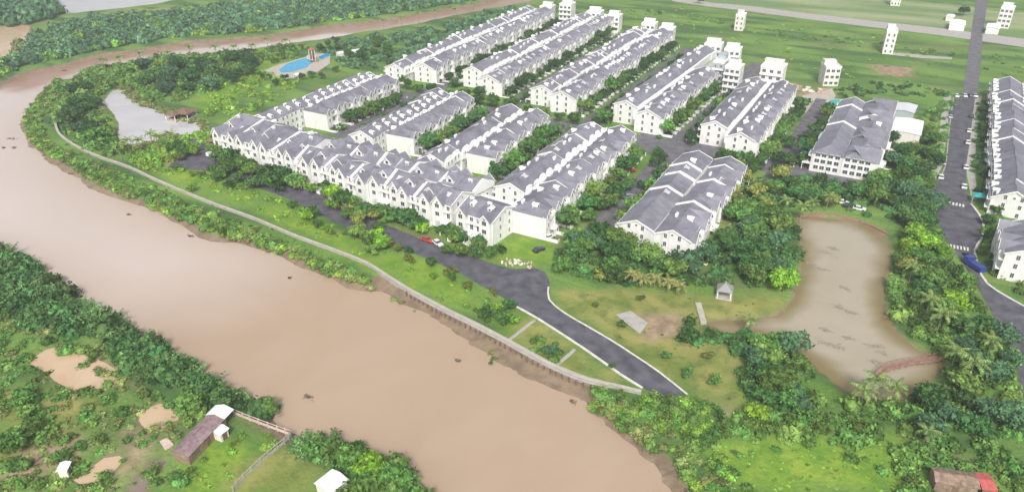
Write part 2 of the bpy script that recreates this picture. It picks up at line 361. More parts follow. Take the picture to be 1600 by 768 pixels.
sc_ = n.nodes.new('ShaderNodeSeparateColor'); n.links.new(att.outputs['Color'], sc_.inputs[0])
lawn = mix(ramp(noise(.11, 6), .38, .62), (.175, .225, .055), (.31, .30, .10)); lawn = mix(mul(ramp(noise(.25, 4), .5, .7), .6), lawn, (.08, .14, .04))
brt = mix(ramp(noise(.12, 6), .35, .65), (.135, .265, .036), (.265, .37, .055)); brt = mix(mul(ramp(noise(.5, 5), .45, .7), .5), brt, (.10, .20, .035))
earth = mix(ramp(noise(.3, 6), .35, .65), (.42, .31, .21), (.26, .19, .13))
pale = mix(ramp(noise(.02, 6, mp.outputs[0]), .4, .62), (.17, .26, .10), (.33, .38, .20))
c = mix(att.outputs['Alpha'], grass, pale)
c = mix(sc_.outputs[1], c, brt); c = mix(sc_.outputs[0], c, lawn); c = mix(sc_.outputs[2], c, earth)
sep = n.nodes.new('ShaderNodeSeparateXYZ'); n.links.new(geo.outputs['Position'], sep.inputs[0])
nz = noise(.25, 4); ad = n.nodes.new('ShaderNodeMath'); ad.operation = 'ADD'; n.links.new(sep.outputs[2], ad.inputs[0]); n.links.new(nz, ad.inputs[1])
mud = mix(ramp(noise(.35, 5), .35, .65), (.20, .15, .105), (.29, .22, .155))
c = mix(ramp(ad.outputs[0], .20, -.25), c, mud)
n.links.new(c, b.inputs['Base Color'])
bp = n.nodes.new('ShaderNodeBump'); bp.inputs['Distance'].default_value = .35; bp.inputs['Strength'].default_value = .8
n.links.new(noise(.9, 5), bp.inputs['Height']); n.links.new(bp.outputs[0], b.inputs['Normal'])
me = mesh_np('ground', np.stack([gx, gy, gz], 1), F, ['ground_mat'], smooth=True)
ca_ = me.color_attributes.new('zones', 'FLOAT_COLOR', 'POINT'); ca_.data.foreach_set('color', col.astype(np.float32).ravel())
struct(link('ground', me))
def ground_z(x, y):
    i = min(max(np.searchsorted(xs, x), 1), nx-1); j = min(max(np.searchsorted(ys, y), 1), ny-1)
    return float(gz[(j-1)*nx+i-1]+gz[j*nx+i])/2
GZ = gz.reshape(ny, nx)
def gzv(X, Y): return GZ[np.clip(np.searchsorted(ys, Y), 1, ny-1), np.clip(np.searchsorted(xs, X), 1, nx-1)]

# water sheets
rx = np.arange(-780, 60, 7.0); ry = np.arange(20, 900, 7.0); RX, RY = np.meshgrid(rx, ry); RX, RY = RX.ravel(), RY.ravel()
ii = np.arange(len(rx)*len(ry)).reshape(len(ry), len(rx))
F = np.stack([ii[:-1,:-1], ii[:-1,1:], ii[1:,1:], ii[1:,:-1]], -1).reshape(-1, 4)
keep = (sdist(river, RX, RY) > -14)[F].any(1)
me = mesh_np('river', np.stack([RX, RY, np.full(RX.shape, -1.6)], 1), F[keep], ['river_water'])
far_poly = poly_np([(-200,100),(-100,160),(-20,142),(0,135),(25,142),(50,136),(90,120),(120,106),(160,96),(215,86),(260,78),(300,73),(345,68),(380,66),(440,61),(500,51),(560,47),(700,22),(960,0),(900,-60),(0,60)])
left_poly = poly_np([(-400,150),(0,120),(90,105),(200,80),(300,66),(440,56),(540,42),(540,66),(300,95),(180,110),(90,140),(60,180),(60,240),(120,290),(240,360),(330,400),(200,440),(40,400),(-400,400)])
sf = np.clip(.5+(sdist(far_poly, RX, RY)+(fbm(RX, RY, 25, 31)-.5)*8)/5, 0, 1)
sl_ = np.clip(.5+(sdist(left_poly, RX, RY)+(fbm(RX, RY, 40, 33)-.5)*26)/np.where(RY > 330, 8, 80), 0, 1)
sky_mirror = np.stack([sl_, sf, 0*sf, 0*sf+1], 1).astype(np.float32)  # bright and darker sky reflections, painted as vertex colours of the water
ca_ = me.color_attributes.new('silt', 'FLOAT_COLOR', 'POINT'); ca_.data.foreach_set('color', sky_mirror.ravel())
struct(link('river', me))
def offset_poly(pl, dd):
    c_ = pl.mean(0); out = []
    nn = len(pl)
    area = .5*sum(pl[i][0]*pl[(i+1)%nn][1]-pl[(i+1)%nn][0]*pl[i][1] for i in range(nn)); s = 1 if area > 0 else -1
    for i in range(nn):
        e1 = pl[i]-pl[i-1]; e2 = pl[(i+1)%nn]-pl[i]; e = e1/np.linalg.norm(e1)+e2/np.linalg.norm(e2); e /= np.linalg.norm(e)+1e-9
        out.append(pl[i]+np.array([e[1], -e[0]])*dd*s)
    return out
import bmesh
def sheet(name, pts, z, mt, t=0.0):
    bm = bmesh.new(); vs = [bm.verts.new((x, y, z)) for x, y in pts]; f = bm.faces.new(vs)
    f.normal_update()
    if f.normal.z < 0: f.normal_flip()
    bmesh.ops.triangulate(bm, faces=[f])
    if t:
        ext = bmesh.ops.extrude_face_region(bm, geom=bm.faces[:]); 
        bmesh.ops.translate(bm, vec=(0,0,-t), verts=[v for v in ext['geom'] if isinstance(v, bmesh.types.BMVert)])
        bmesh.ops.recalc_face_normals(bm, faces=bm.faces[:])
    me = bpy.data.meshes.new(name); bm.to_mesh(me); bm.free(); me.materials.append(M[mt])
    return link(name, me)
for nm, pl, mt, wz in ponds:
    if nm != 'lake': struct(sheet(nm, offset_poly(pl, 2.0), wz, mt))
lk = ponds[0][1]; lx = np.arange(lk[:,0].min()-6, lk[:,0].max()+8, 1.5); ly = np.arange(lk[:,1].min()-6, lk[:,1].max()+8, 1.5); LX, LY = [a.ravel() for a in np.meshgrid(lx, ly)]
ii = np.arange(len(lx)*len(ly)).reshape(len(ly), len(lx)); F = np.stack([ii[:-1,:-1], ii[:-1,1:], ii[1:,1:], ii[1:,:-1]], -1).reshape(-1, 4); dl = sdist(lk, LX, LY)
me = mesh_np('lake', np.stack([LX, LY, np.full(LX.shape, -.75)], 1), F[(dl > -3)[F].all(1)], ['pond_water'])
me.attributes.new('weed', 'FLOAT', 'POINT').data.foreach_set('value', np.clip(1-(dl-1.0+(fbm(LX, LY, 9, 61)-.5)*6)/5, 0, 1).astype(np.float32)); struct(link('lake', me))  # brown shore rim coloured in where trees would mirror in the lake

# ------------------------------------------------------------------ roads
def strip_pts(a, b_): return a + b_[::-1]
road_s = [(262,262),(330,268),(400,292),(455,312),(500,335),(540,354),(600,376),(650,397),(712,423),(750,445),(790,467),(807,479),(841,499),(912,545),(969,585),(1004,606)]
road_n = [(300,214),(345,240),(420,268),(470,287),(530,315),(565,334),(620,358),(680,382),(730,398),(770,412),(800,420),(835,418),(852,425),(859,440),(859,469),(881,489),(915,509),(956,533),(990,555),(1030,582),(1076,617)]
struct(sheet('riverside_road', PL(road_s+[(1040,622)]+road_n[::-1]), .05, 'asphalt'))
rl = [(1600,625),(1585,557),(1560,506),(1534,461),(1507,415),(1486,385),(1470,360),(1464,335),(1452,306),(1465,280),(1477,260),(1484,194),(1490,154)]
rr_ = [(1523,154),(1515,225),(1509,260),(1510,300),(1535,345),(1532,376),(1522,392),(1534,430),(1555,452),(1600,478),(1640,490)]
struct(sheet('estate_road', PL(rl+rr_+[(1680,620)]), .05, 'asphalt'))
struct(sheet('field_road', PL([(1503,154),(1511,100),(1519,40),(1527,-15),(1550,-15),(1542,10),(1535,60),(1531,110),(1527,154)]), .07, 'asphalt_lane'))
struct(sheet('field_path', PL([(1050,-6),(1110,4),(1180,11),(1260,21),(1373,34),(1460,43),(1600,61),(1700,74),(1700,88),(1600,74),(1460,54),(1373,44),(1260,30),(1180,19),(1110,11),(1050,2)]), .04, 'concrete'))
struct(sheet('field_track', PL([(1395,82),(1440,86),(1488,90),(1487,93),(1440,91),(1392,86)]), .045, 'concrete'))
# streets between the terraces, in place coordinates
def street(x0, y0, x1, y1, wd, z=.03, mt='asphalt_lane', name='street'):
    d_ = Vector((x1-x0, y1-y0)).normalized(); nn = Vector((-d_.y, d_.x))*wd/2
    return struct(sheet(name, [(x0-nn.x,y0-nn.y),(x1-nn.x,y1-nn.y),(x1+nn.x,y1+nn.y),(x0+nn.x,y0+nn.y)], z, mt))
street(-222, 236, -228, 510, 9); street(-172, 228, -181, 505, 9, .031); street(-128, 190, -129, 470, 10, .032); street(-83, 205, -84, 455, 9, .033); street(-39, 268, -38, 400, 9, .034)
street(-262, 300, -10, 296, 14, .025); 
struct(sheet('car_park', PL([(1000,203),(1120,205),(1165,262),(1130,264),(1095,238),(1040,226),(1008,242)]), .02, 'asphalt_lane'))
struct(sheet('pavement', PL([(1475,150),(1486,150),(1480,200),(1473,258),(1462,280),(1455,262),(1466,220)]), .022, 'concrete'))
struct(sheet('pavement', PL([(1524,150),(1534,150),(1527,205),(1522,262),(1528,310),(1518,312),(1509,262)]), .023, 'concrete'))
struct(sheet('brick_plaza', PL([(1252,150),(1300,138),(1306,150),(1290,172),(1258,176)]), .03, 'pale_concrete'))
def ribbon(name, pts, wd, z0, z1, mt, parent=None, closed=False):
    v = []; mb_ = MB(); pts = [Vector(p) for p in pts]; L = []; R = []
    for i, p in enumerate(pts):
        t = (pts[min(i+1, len(pts)-1)]-pts[max(i-1, 0)]).normalized(); nn = Vector((-t.y, t.x))*wd/2
        L.append(p+nn); R.append(p-nn)
    for i in range(len(pts)-1):
        q = [R[i], R[i+1], L[i+1], L[i]]
        vs = [(a.x, a.y, z0) for a in q]+[(a.x, a.y, z1) for a in q]
        fs = [(4,5,6,7),(0,1,5,4),(2,3,7,6)]
        if i == 0: fs.append((3,0,4,7))
        if i == len(pts)-2: fs.append((1,2,6,5))
        mb_.add(vs, fs)
    return link(name, mb_.mesh(name, mt), parent)
def smooth_line(pts, step):
    pts = [Vector(p) for p in pts]; out = []
    for i in range(len(pts)-1):
        p0, p1, p2, p3 = pts[max(i-1,0)], pts[i], pts[i+1], pts[min(i+2,len(pts)-1)]
        k = max(2, int((p2-p1).length/step))
        for j in range(k):
            t = j/k; out.append(.5*((2*p1)+(p2-p0)*t+(2*p0-5*p1+4*p2-p3)*t*t+(3*p1-p0-3*p2+p3)*t**3))
    out.append(pts[-1]); return out
struct(ribbon('kerb', smooth_line(PL([(807,479),(841,498),(912,544),(969,584),(1004,606)]), 4), .7, 0, .18, 'kerb_white'))
struct(ribbon('kerb', smooth_line(PL([(857,448),(858,468),(881,488),(915,508),(956,532),(990,554),(1030,581),(1074,616)]), 4), .5, 0, .17, 'kerb_white'))
struct(ribbon('kerb', smooth_line(PL([(1517,318),(1536,346),(1533,374),(1523,391),(1534,431),(1556,453),(1602,479)]), 4), .7, 0, .17, 'kerb_white'))
struct(ribbon('kerb', smooth_line(PL([(1490,154),(1484,194),(1477,260),(1465,281)]), 6), .4, 0, .15, 'concrete'))
struct(ribbon('footpath', smooth_line(PL([(789,536),(812,518),(835,500)]), 3), 1.0, 0, .06, 'concrete'))
struct(ribbon('footpath', smooth_line(PL([(866,572),(888,555),(898,545)]), 3), 1.0, 0, .06, 'concrete'))
for a, b_, k in (((1457,312),(1509,322),10), ((1474,382),(1516,390),8)):
    p, q = Vector(P(*a)), Vector(P(*b_)); dd = (q-p)/k; nn = Vector((-dd.y, dd.x)).normalized()*2.6
    for i in range(k):
        s0 = p+dd*i; s1 = s0+dd*.55; o = sheet('crossing_stripe', [s0-nn*.5, s1-nn*.5, s1+nn*.5, s0+nn*.5], .075, 'paint_white'); struct(o)

# ------------------------------------------------------------------ houses
def window_mesh(w_, h_):
    m_ = MB(); f = .09
    m_.box(-w_/2, -w_/2+f, -.07, .03, 0, h_, 0); m_.box(w_/2-f, w_/2, -.07, .03, 0, h_, 0)
    m_.box(-w_/2+f, w_/2-f, -.07, .03, 0, f, 0); m_.box(-w_/2+f, w_/2-f, -.07, .03, h_-f, h_, 0)
    m_.box(-.03, .03, -.05, .02, f, h_-f, 0); m_.box(-w_/2+f, w_/2-f, -.02, .01, f, h_-f, 1)
    return m_.mesh('window', ['white_trim', 'glass_dark'])
WIN = {'tall': window_mesh(1.15, 1.75), 'wide': window_mesh(1.9, 1.7), 'small': window_mesh(.9, 1.0), 'door': window_mesh(1.5, 2.3)}
def window(parent, x, y, z, rz=0, kind='tall', name='window'): return link(name, WIN[kind], parent, (x, y, z), rz)
HE, HR = 8.8, 11.4
def tank_mesh():
    m_ = MB(); m_.tube((-.75,0,1.0), (.75,0,1.0), .5, .5, 8); m_.box(-.6,-.5,-.4,.4,0,.7); m_.box(.5,.6,-.4,.4,0,.7); return m_.mesh('water_tank', 'tank_white')
TANK = tank_mesh()
def dormer_mesh():
    m_ = MB(); m_.prism_y([(-.8,-.4),(.8,-.4),(.8,.8),(0,1.3),(-.8,.8)], -.9, 1.0, 0)
    m_.slab([(-1,-1.1,.75),(0,-1.1,1.38),(0,1.2,1.38),(-1,1.2,.75)], .08, 1); m_.slab([(1,-1.1,.75),(0,-1.1,1.38),(0,1.2,1.38),(1,1.2,.75)], .08, 1)
    m_.box(-.35,.35,-.94,-.9,-.1,.6,2); return m_.mesh('dormer', ['white_trim', 'white_trim', 'glass_dark'])
DORM = dormer_mesh()
def big_dormer():
    m_ = MB(); m_.prism_y([(-1.7,-1.2),(1.7,-1.2),(1.7,.5),(0,1.9),(-1.7,.5)], -1.6, 3.0, 0)
    m_.slab([(-2,-2.0,.35),(0,-2.0,2.0),(0,4.2,2.0),(-2,4.2,.35)], .1, 1); m_.slab([(2,-2.0,.35),(0,-2.0,2.0),(0,4.2,2.0),(2,4.2,.35)], .1, 1)
    m_.box(-.6,.6,-1.66,-1.6,-.5,.6,2); m_.prism_y([(-2.05,.12),(0,1.8),(2.05,.12),(2.05,.5),(0,2.2),(-2.05,.5)], -2.12, -2.0, 0)
    return m_.mesh('dormer', ['white_trim', 'slate', 'glass_dark'])
BIGD = big_dormer()
SOLAR = MB().slab([(-1.1,-.8,.15),(1.1,-.8,.15),(1.1,.8,.75),(-1.1,.8,.75)], .1).tube((-1.2,.95,.75),(1.2,.95,.75),.3,.3,8).mesh('solar_heater', 'steel')
def make_house(w_, d_, flip=False, side=None, hip=False, he=HE, hr=HR, zig=0, gable=True, porch=True, roofbits=(), firewall=False, red=False, ridge=.5, backwin=False, valley=True, gs=1.0, gwf=.58, endwin=False):
    return _house(w_, d_, flip, side, hip, he, hr, zig, gable, porch, roofbits, firewall, ridge, backwin, valley, gs, gwf, endwin)
def _house(w_, d_, flip, side, hip, he, hr, zig, gable, porch, roofbits, firewall, RG, backwin, valley, gs, gwf, endwin, red=False): #=False, side=None, hip=False, he=HE, hr=HR, zig=0, gable=True, porch=True, roofbits=(), firewall=False, red=False):
    """townhouse: front wall on y=0 facing -y, x 0..w.  side -1/+1: exposed end wall with windows at x=0 / x=w.  hip: hipped at that end"""
    root = bpy.data.objects.new('townhouse', None); C.objects.link(root)
    X = (lambda a: w_-a) if flip else (lambda a: a)
    def bx(m_, x0, x1, y0, y1, z0, z1, k=0):
        a, b2 = sorted((X(x0), X(x1))); m_.box(a, b2, y0, y1, z0, z1, k)
    m_ = MB(); yb = d_-(.7 if valley else .05); ym = yb*RG
    if hip:
        m_.box(0, w_, 0, yb, 0, he)
    else: m_.prism_x([(0,0),(yb,0),(yb,he),(ym,hr),(0,he)], .01, w_-.01)
    link('wall', m_.mesh('wall', 'white_render'), root)
    r = MB(); ov = .45; t = .16; sl0 = (hr-he)/ym; zf = he-ov*sl0+t+.05
    if hip:
        e = .35; xi = 5.0 if w_ > 6 else w_-.2
        xa, xb = (-e, w_) if side == -1 else (0, w_+e)
        rx = xi if side == -1 else w_-xi; ox = w_ if side == -1 else 0; ex = xa if side == -1 else xb
        zr, ze = hr+t, he+t
        for q in ([(ex,-ov,zf),(ox,-ov,zf),(ox,ym,zr),(rx,ym,zr)], [(ex,yb,ze),(ox,yb,ze),(ox,ym,zr),(rx,ym,zr)]): r.slab(q, t)
        a = Vector((ex,-ov,zf)); b2 = Vector((ex,yb,ze)); c2 = Vector((rx,ym,zr))
        r.add([a,b2,c2,a-Vector((0,0,t)),b2-Vector((0,0,t))], [(0,1,2) if side == 1 else (2,1,0),(0,3,4,1)])
    else:
        xa = -.25 if side == -1 else 0; xb = w_+.25 if side == 1 else w_
        r.slab([(xa,-ov,zf),(xb,-ov,zf),(xb,ym,hr+t),(xa,ym,hr+t)], t)
        r.slab([(xb,yb,he+t),(xa,yb,he+t),(xa,ym,hr+t),(xb,ym,hr+t)], t)
        r.box(xa, xb, ym-.15, ym+.15, hr+.1, hr+.26)
    ro = link('roof', r.mesh('roof', 'slate'), root)
    # white boards along the exposed verge, and eaves
    b2 = MB(); b2.box(0, w_, -ov-.1, -ov, zf-.42, zf-.02)
    if side and not hip:
        xx = -.47 if side == -1 else w_+.25
        b2.prism_x([(-ov,zf-.3),(ym,hr-.12),(yb,he-.25),(yb,he+.36),(ym,hr+.36),(-ov,zf+.12)], xx, xx+.22)
    link('fascia', b2.mesh('fascia', 'white_trim'), root)
    # white parapet in the valley behind
    v = MB()
    if zig:
        v.box(0, w_, yb+.02, d_-.02, he-3, he+.12); v.prism_z([(w_*.02,yb+.01),(w_*.02,yb-1.3*zig),(w_*.42,yb-1.3*zig),(w_*.98,yb+.01)], he-.4, he+1.15)
    elif valley: v.box(0, w_, yb+.02-.35, d_, he-3, he+.85)
    if v.v: link('parapet', v.mesh('parapet', 'white_trim'), root)
    if backwin:
        for xx in (w_*.3, w_*.72):
            for zz in (1.2, 4.3, 7.2): window(root, xx, d_+.03, zz, PI, 'tall')
    # projecting gabled bay
    gw = w_*gwf; g0, g1 = .3, .3+gw; gp = 1.5; GS = gs; FT = .22 if valley else .5
    if gable:
        gh = he+gw*.5*GS; g = MB(); c_ = (X(g0)+X(g1))/2; a_, z_ = min(X(g0),X(g1)), max(X(g0),X(g1))
        g.prism_y([(a_,0),(z_,0),(z_,he-.1),(c_,gh),(a_,he-.1)], -gp, .3); link('gable_bay', g.mesh('gable_bay', 'white_render'), root)
        back = (gh-he)/sl0+.2
        q = MB(); o_ = .3; dz = o_*GS
        for sx_ in (a_-o_, z_+o_): q.slab([(sx_,-gp-.3,he-dz+.1),(c_,-gp-.3,gh+.14),(c_,back,gh+.14),(sx_,back*.35,he-dz+.1)], .14)
        link('gable_roof', q.mesh('gable_roof', 'slate'), ro)
        q = MB(); yy = -gp-.42
        q.prism_y([(a_-o_-.05,he-dz-.22),(c_,gh-.12),(z_+o_+.05,he-dz-.22),(z_+o_+.05,he-dz+.22),(c_,gh+.3),(a_-o_-.05,he-dz+.22)], yy, yy+.11)
        link('bargeboard', q.mesh('bargeboard', 'white_trim'), root)
        for zz in (4.3, 7.3): window(root, c_, -gp-.03, zz, 0, 'tall' if gw < 3.6 else 'wide')
        window(root, c_, -gp-.03, he+.15, 0, 'small')
        m_ = MB(); m_.box(c_-1.1, c_+1.1, -gp-.06, -gp, 0, 2.5); link('garage_door', m_.mesh('garage_door', 'steel'), root)
    rc = (X(g1)+X(w_))/2; rw = (w_-g1)-.5
    for zz in (3.4, 6.5): window(root, rc, -.03, zz, 0, 'door')
    for zz in (3.2, 6.35):
        m_ = MB()
        bx(m_, g1+.05, w_-.1, -1.3, 0, zz-.15, zz); bx(m_, g1+.05, w_-.1, -1.3, -1.22, zz+.8, zz+.9)
        for k in range(5): xk = g1+.15+(w_-g1-.4)*k/4; bx(m_, xk, xk+.08, -1.3, -1.22, zz, zz+.8)
        link('balcony', m_.mesh('balcony', 'white_trim'), root)
    m_ = MB(); m_.box(rc-.5, rc+.5, -.06, 0, 0, 2.2); link('door', m_.mesh('door', 'door_brown'), root)
    if porch:
        m_ = MB(); bx(m_, g1+.1, w_-.2, -3.2, -.1, 2.75, 2.95); bx(m_, g1+.3, g1+.5,-3.1,-2.9,0,2.75); bx(m_, w_-.5,w_-.3,-3.1,-2.9,0,2.75)
        link('porch', m_.mesh('porch', 'white_trim'), root)
        m_ = MB(); m_.box(0, .15, -6, -.0, 0, 1.5); m_.box(.15, 1.6, -6, -5.85, 0, 1.3)
        link('garden_wall', m_.mesh('garden_wall', 'white_trim'), root); link('gate_post', MB().box(w_-.5, w_-.2, -6.05, -5.75, 0, 1.9).mesh('gate_post', 'white_trim'), root)
    if side:
        xx, rz = (0, -PI/2) if side == -1 else (w_, PI/2)
        if endwin and hip:
            for yy in (yb*.2, yb*.4, yb*.62, yb*.84):
                for zz in (1.2, 3.9, 6.5): window(root, xx-.03 if side == -1 else xx+.03, yy, zz, rz, 'wide')
        if not hip:
            for yy in (yb*.3, yb*.68):
                for zz in (1.2, 4.3, 7.2): window(root, xx-.03 if side == -1 else xx+.03, yy, zz, rz, 'tall')
            window(root, xx-.03 if side == -1 else xx+.03, ym, he+.3, rz, 'small')
    if firewall:
        m_ = MB(); m_.prism_x([(-ov-.2,he-1.5),(yb,he-1),(yb,he+.65),(ym,hr+.65),(-ov-.2,zf+.45)], -FT, FT)
        link('firewall', m_.mesh('firewall', 'white_trim'), root)
    for kind, fx, fy in roofbits:
        y_ = yb*fy; z_ = (he+(hr-he)*(y_/ym if y_ < ym else (yb-y_)/(yb-ym)))+t+.03; nm, me_ = {'t': ('water_tank', TANK), 'd': ('dormer', DORM), 'D': ('dormer', BIGD), 's': ('solar_heater', SOLAR)}[kind]
        o = link(nm, me_, ro, (w_*fx, y_, z_-.05), (PI if fy > RG else 0))
    return root
CACHE = {}
def house(key, **kw):
    k = repr((key, sorted(kw.items(), key=lambda a: a[0])))
    if k in CACHE: return copy_tree(CACHE[k])
    CACHE[k] = make_house(*key, **kw); return CACHE[k]
BITS = [(('t',.5,.3),), (), (('s',.4,.28),('t',.7,.72)), (('d',.5,.62),), (('d',.35,.3),), (('t',.3,.6),('s',.7,.3)), (('d',.5,.30),('t',.5,.7)), (('s',.5,.62),)]
def terrace(desc, p0, p1, n_, half, sides='LR', startL=0.0, startR=0.0, endL=0.0, endR=0.0, zig=.8, hipR=False, hipL=False, bits='mix', fw=0, he=HE, hr=HR, grp=None, rnd=1, gable=True, porch=True, valley=True, endwin=False, stp=1.0):
    r = random.Random(rnd); p0, p1 = Vector(p0), Vector(p1); ax = (p1-p0).normalized(); nrm = Vector((ax.y, -ax.x)); L = (p1-p0).length
    grp = grp or 'townhouses in terrace rows'
    for s in sides:
        a, b2 = (startL, L-endL) if s == 'L' else (startR, L-endR)
        nn = max(1, round((b2-a)/(L/n_))); wd = (b2-a)/nn; wd = round(wd, 2)
        for i in range(nn):
            side = 0; hip = False
            if s == 'R':      # local x runs with ax
                pos = p0+ax*(a+i*wd)+nrm*half; ang = math.atan2(ax.y, ax.x)
                if i == 0: side = -1; hip = hipR
                elif i == nn-1: side = 1
            else:             # faces the other way; local x runs against ax
                pos = p0+ax*(a+(i+1)*wd)-nrm*half; ang = math.atan2(-ax.y, -ax.x)
                if i == 0: side = 1; hip = hipL
                elif i == nn-1: side = -1
            if bits == 'mix': bt = r.choice(BITS)
            elif bits == 'row': bt = (('d',.5,.80),('t',.5,.62)) if i % 5 else (('d',.5,.80),)
            elif bits == 'eave': bt = (('d',.3,.07),) if i % 3 else (('d',.3,.07),('t',.7,.10))
            elif bits == 'few': bt = r.choice(BITS) if r.random() < .4 else ()
            else: bt = ()
            o = house((wd, half), flip=bool(i % 2), side=side or None, hip=hip, zig=zig, valley=valley, endwin=endwin, gs=1.05, gable=gable and s == 'R', porch=porch, he=he, hr=hr, roofbits=bt, firewall=bool(fw and i and i % fw == 0), backwin=bool(s == 'L' and a+i*wd < startR-1))
            rp = random.Random(rnd*1000+(i//2)*7+(3 if s == 'L' else 0)); dzz = rp.choice((0, -.25, -.55, -.9))*stp; so_ = rp.choice((0, .35, -.3, .6))*min(stp, 1.0)
            pos = pos+(nrm if s == 'R' else -nrm)*so_ if i else pos
            o.location = (pos.x, pos.y, dzz); o.rotation_euler[2] = ang
            sd_ = 'left' if s == 'L' else 'right'
            tag(o, f"grey-roofed white townhouse, {ordn(i)} from near end, {sd_} side of {desc}", 'house', grp)
rows = []
terrace('leftmost far double row', (-243,325), (-253,492), 30, 13, startR=0, startL=-8, zig=.5, bits='mix', fw=11, rnd=1)
terrace('second far double row', (-200,322), (-206,490), 30, 13, startL=8, zig=.5, bits='mix', fw=12, rnd=2)
terrace('third far double row', (-154,314), (-156,468), 28, 13, startL=6, zig=.3, fw=12, bits='mix', rnd=3)
terrace('fourth far double row', (-108,308), (-105,436), 23, 12.8, startL=7, zig=0, fw=0, bits='mix', endR=45, rnd=4, stp=.35)
terrace('double row under tall white house', (-64,298), (-64,384), 15, 12.5, startL=9, zig=0, bits='mix', rnd=5, stp=.35)
terrace('double row ending at blank wall', (-109.5,194), (-110.5,282), 15, 12.8, startL=14, zig=.9, hipR=True, bits='mix', rnd=6)
terrace('row behind centre of front row', (-149,217), (-153,286), 11, 12, startL=-1, startR=14, zig=.7, hipR=True, bits='mix', rnd=7)
terrace('row behind middle of front row', (-190,221), (-195,289), 11, 12, startL=3, startR=12, zig=0, valley=False, hipR=True, bits='row', rnd=8)
terrace('row beside pool lawn', (-242,212), (-245,297), 14, 12, startL=6, startR=27, zig=0, valley=False, hipR=True, bits='row', rnd=9)
terrace('broad villa block west of pond', (-61.5,204), (-62,274), 9, 12, zig=0, valley=False, fw=3, bits='few', he=8.0, hr=10.5, grp='villas in broad blocks', rnd=10, stp=2.0)
terrace('broad villa block beside white-roofed shed', (-17.5,299), (-17.5,379), 6, 11.5, zig=0, valley=False, hipR=True, hipL=True, endwin=True, fw=2, bits='few', he=7.8, hr=10.3, grp='villas in broad blocks', rnd=11, stp=1.2)
terrace('long row at right frame edge', (47.5,289), (50,450), 26, 14, zig=.5, fw=9, bits='eave', gable=False, porch=False, he=7.4, hr=10.8, rnd=12)
# front row facing the river: front line from (-253,197) to (-127,186), houses behind it in two depths
A_, B_ = Vector((-254,197.5)), Vector((-127,186)); ax = (B_-A_).normalized(); L = (B_-A_).length; nn = 17; wd = round(L/nn, 2); ang = math.atan2(ax.y, ax.x); back = Vector((-ax.y, ax.x))
for i in range(nn):
    p = A_+ax*wd*i; bt = [(('d',.5,.36),), (('t',.5,.75),), (('t',.6,.3),('d',.4,.5)), (('s',.5,.3),('d',.4,.8))][i % 4]; bt = [(('D',.62,.30),('t',.3,.5)), (('s',.5,.25),('t',.6,.75)), (('D',.4,.34),('d',.5,.72))][i % 3]; st = (.55,-.35,.2,-.5,.45,-.2)[i//3]
    kw = dict(flip=bool(i % 2), side=(-1 if i == 0 else 1 if i == nn-1 else None), valley=False, gs=1.2, gwf=.62)
    fwd = (0, -1.3, .5, -.8)[(i//2) % 4] if i >= 7 else 0; q = p+back*fwd
    if i < 7: o = house((wd, 23), roofbits=bt, firewall=(i % 3 == 2), ridge=.62, hr=12.2+st, backwin=i > 2, **kw)
    else:
        o = house((wd, 12.5), roofbits=bt[:1], firewall=(i % 2 == 1), hr=11.8+st, **kw)
        p2 = A_+ax*wd*(i+1)+back*(24+fwd*.5)
        o2 = house((wd, 11.3), flip=bool(i % 2), side=(-1 if i == nn-1 else None), valley=False, gs=.9, porch=False, roofbits=(('D',.5,.75),) if i % 2 else (('t',.5,.7),), firewall=(i % 2 == 0), hr=11.2-st)
        o2.location = (p2.x, p2.y, 0); o2.rotation_euler[2] = ang+PI
        tag(o2, f"grey-roofed townhouse backing onto the front row, {ordn(i-7)} from left", 'house', 'houses backing the front row')
    o.location = (q.x, q.y, 0); o.rotation_euler[2] = ang
    tag(o, f"white gabled townhouse facing the river, {ordn(i)} from left in front row", 'house', 'gabled houses facing the river')
for i in range(2):
    o = house((7.2, 14.5), flip=bool(i), side=(-1 if i == 0 else 1), zig=0, roofbits=(('d',.5,.3),('t',.3,.4)))
    o.location = (-123+7.2*i, 183.8-.6*i, 0); o.rotation_euler[2] = -.09
    tag(o, ('left' if i == 0 else 'right')+' half of the small white gabled pair left of the blank white wall', 'house', 'small pair of gabled houses')
for i in range(3):
    o = house((7.5, 12), porch=False, flip=bool(i % 2), side=(-1 if i == 0 else 1 if i == 2 else None), zig=0, roofbits=())
    o.location = (36.5+12, 236+7.5*i, 0); o.location = (36, 262-7.5*i, 0); o.rotation_euler[2] = -PI/2
    tag(o, f'white house by the road bend at right edge, {ordn(i)} from the far end', 'house', 'houses at the road bend')

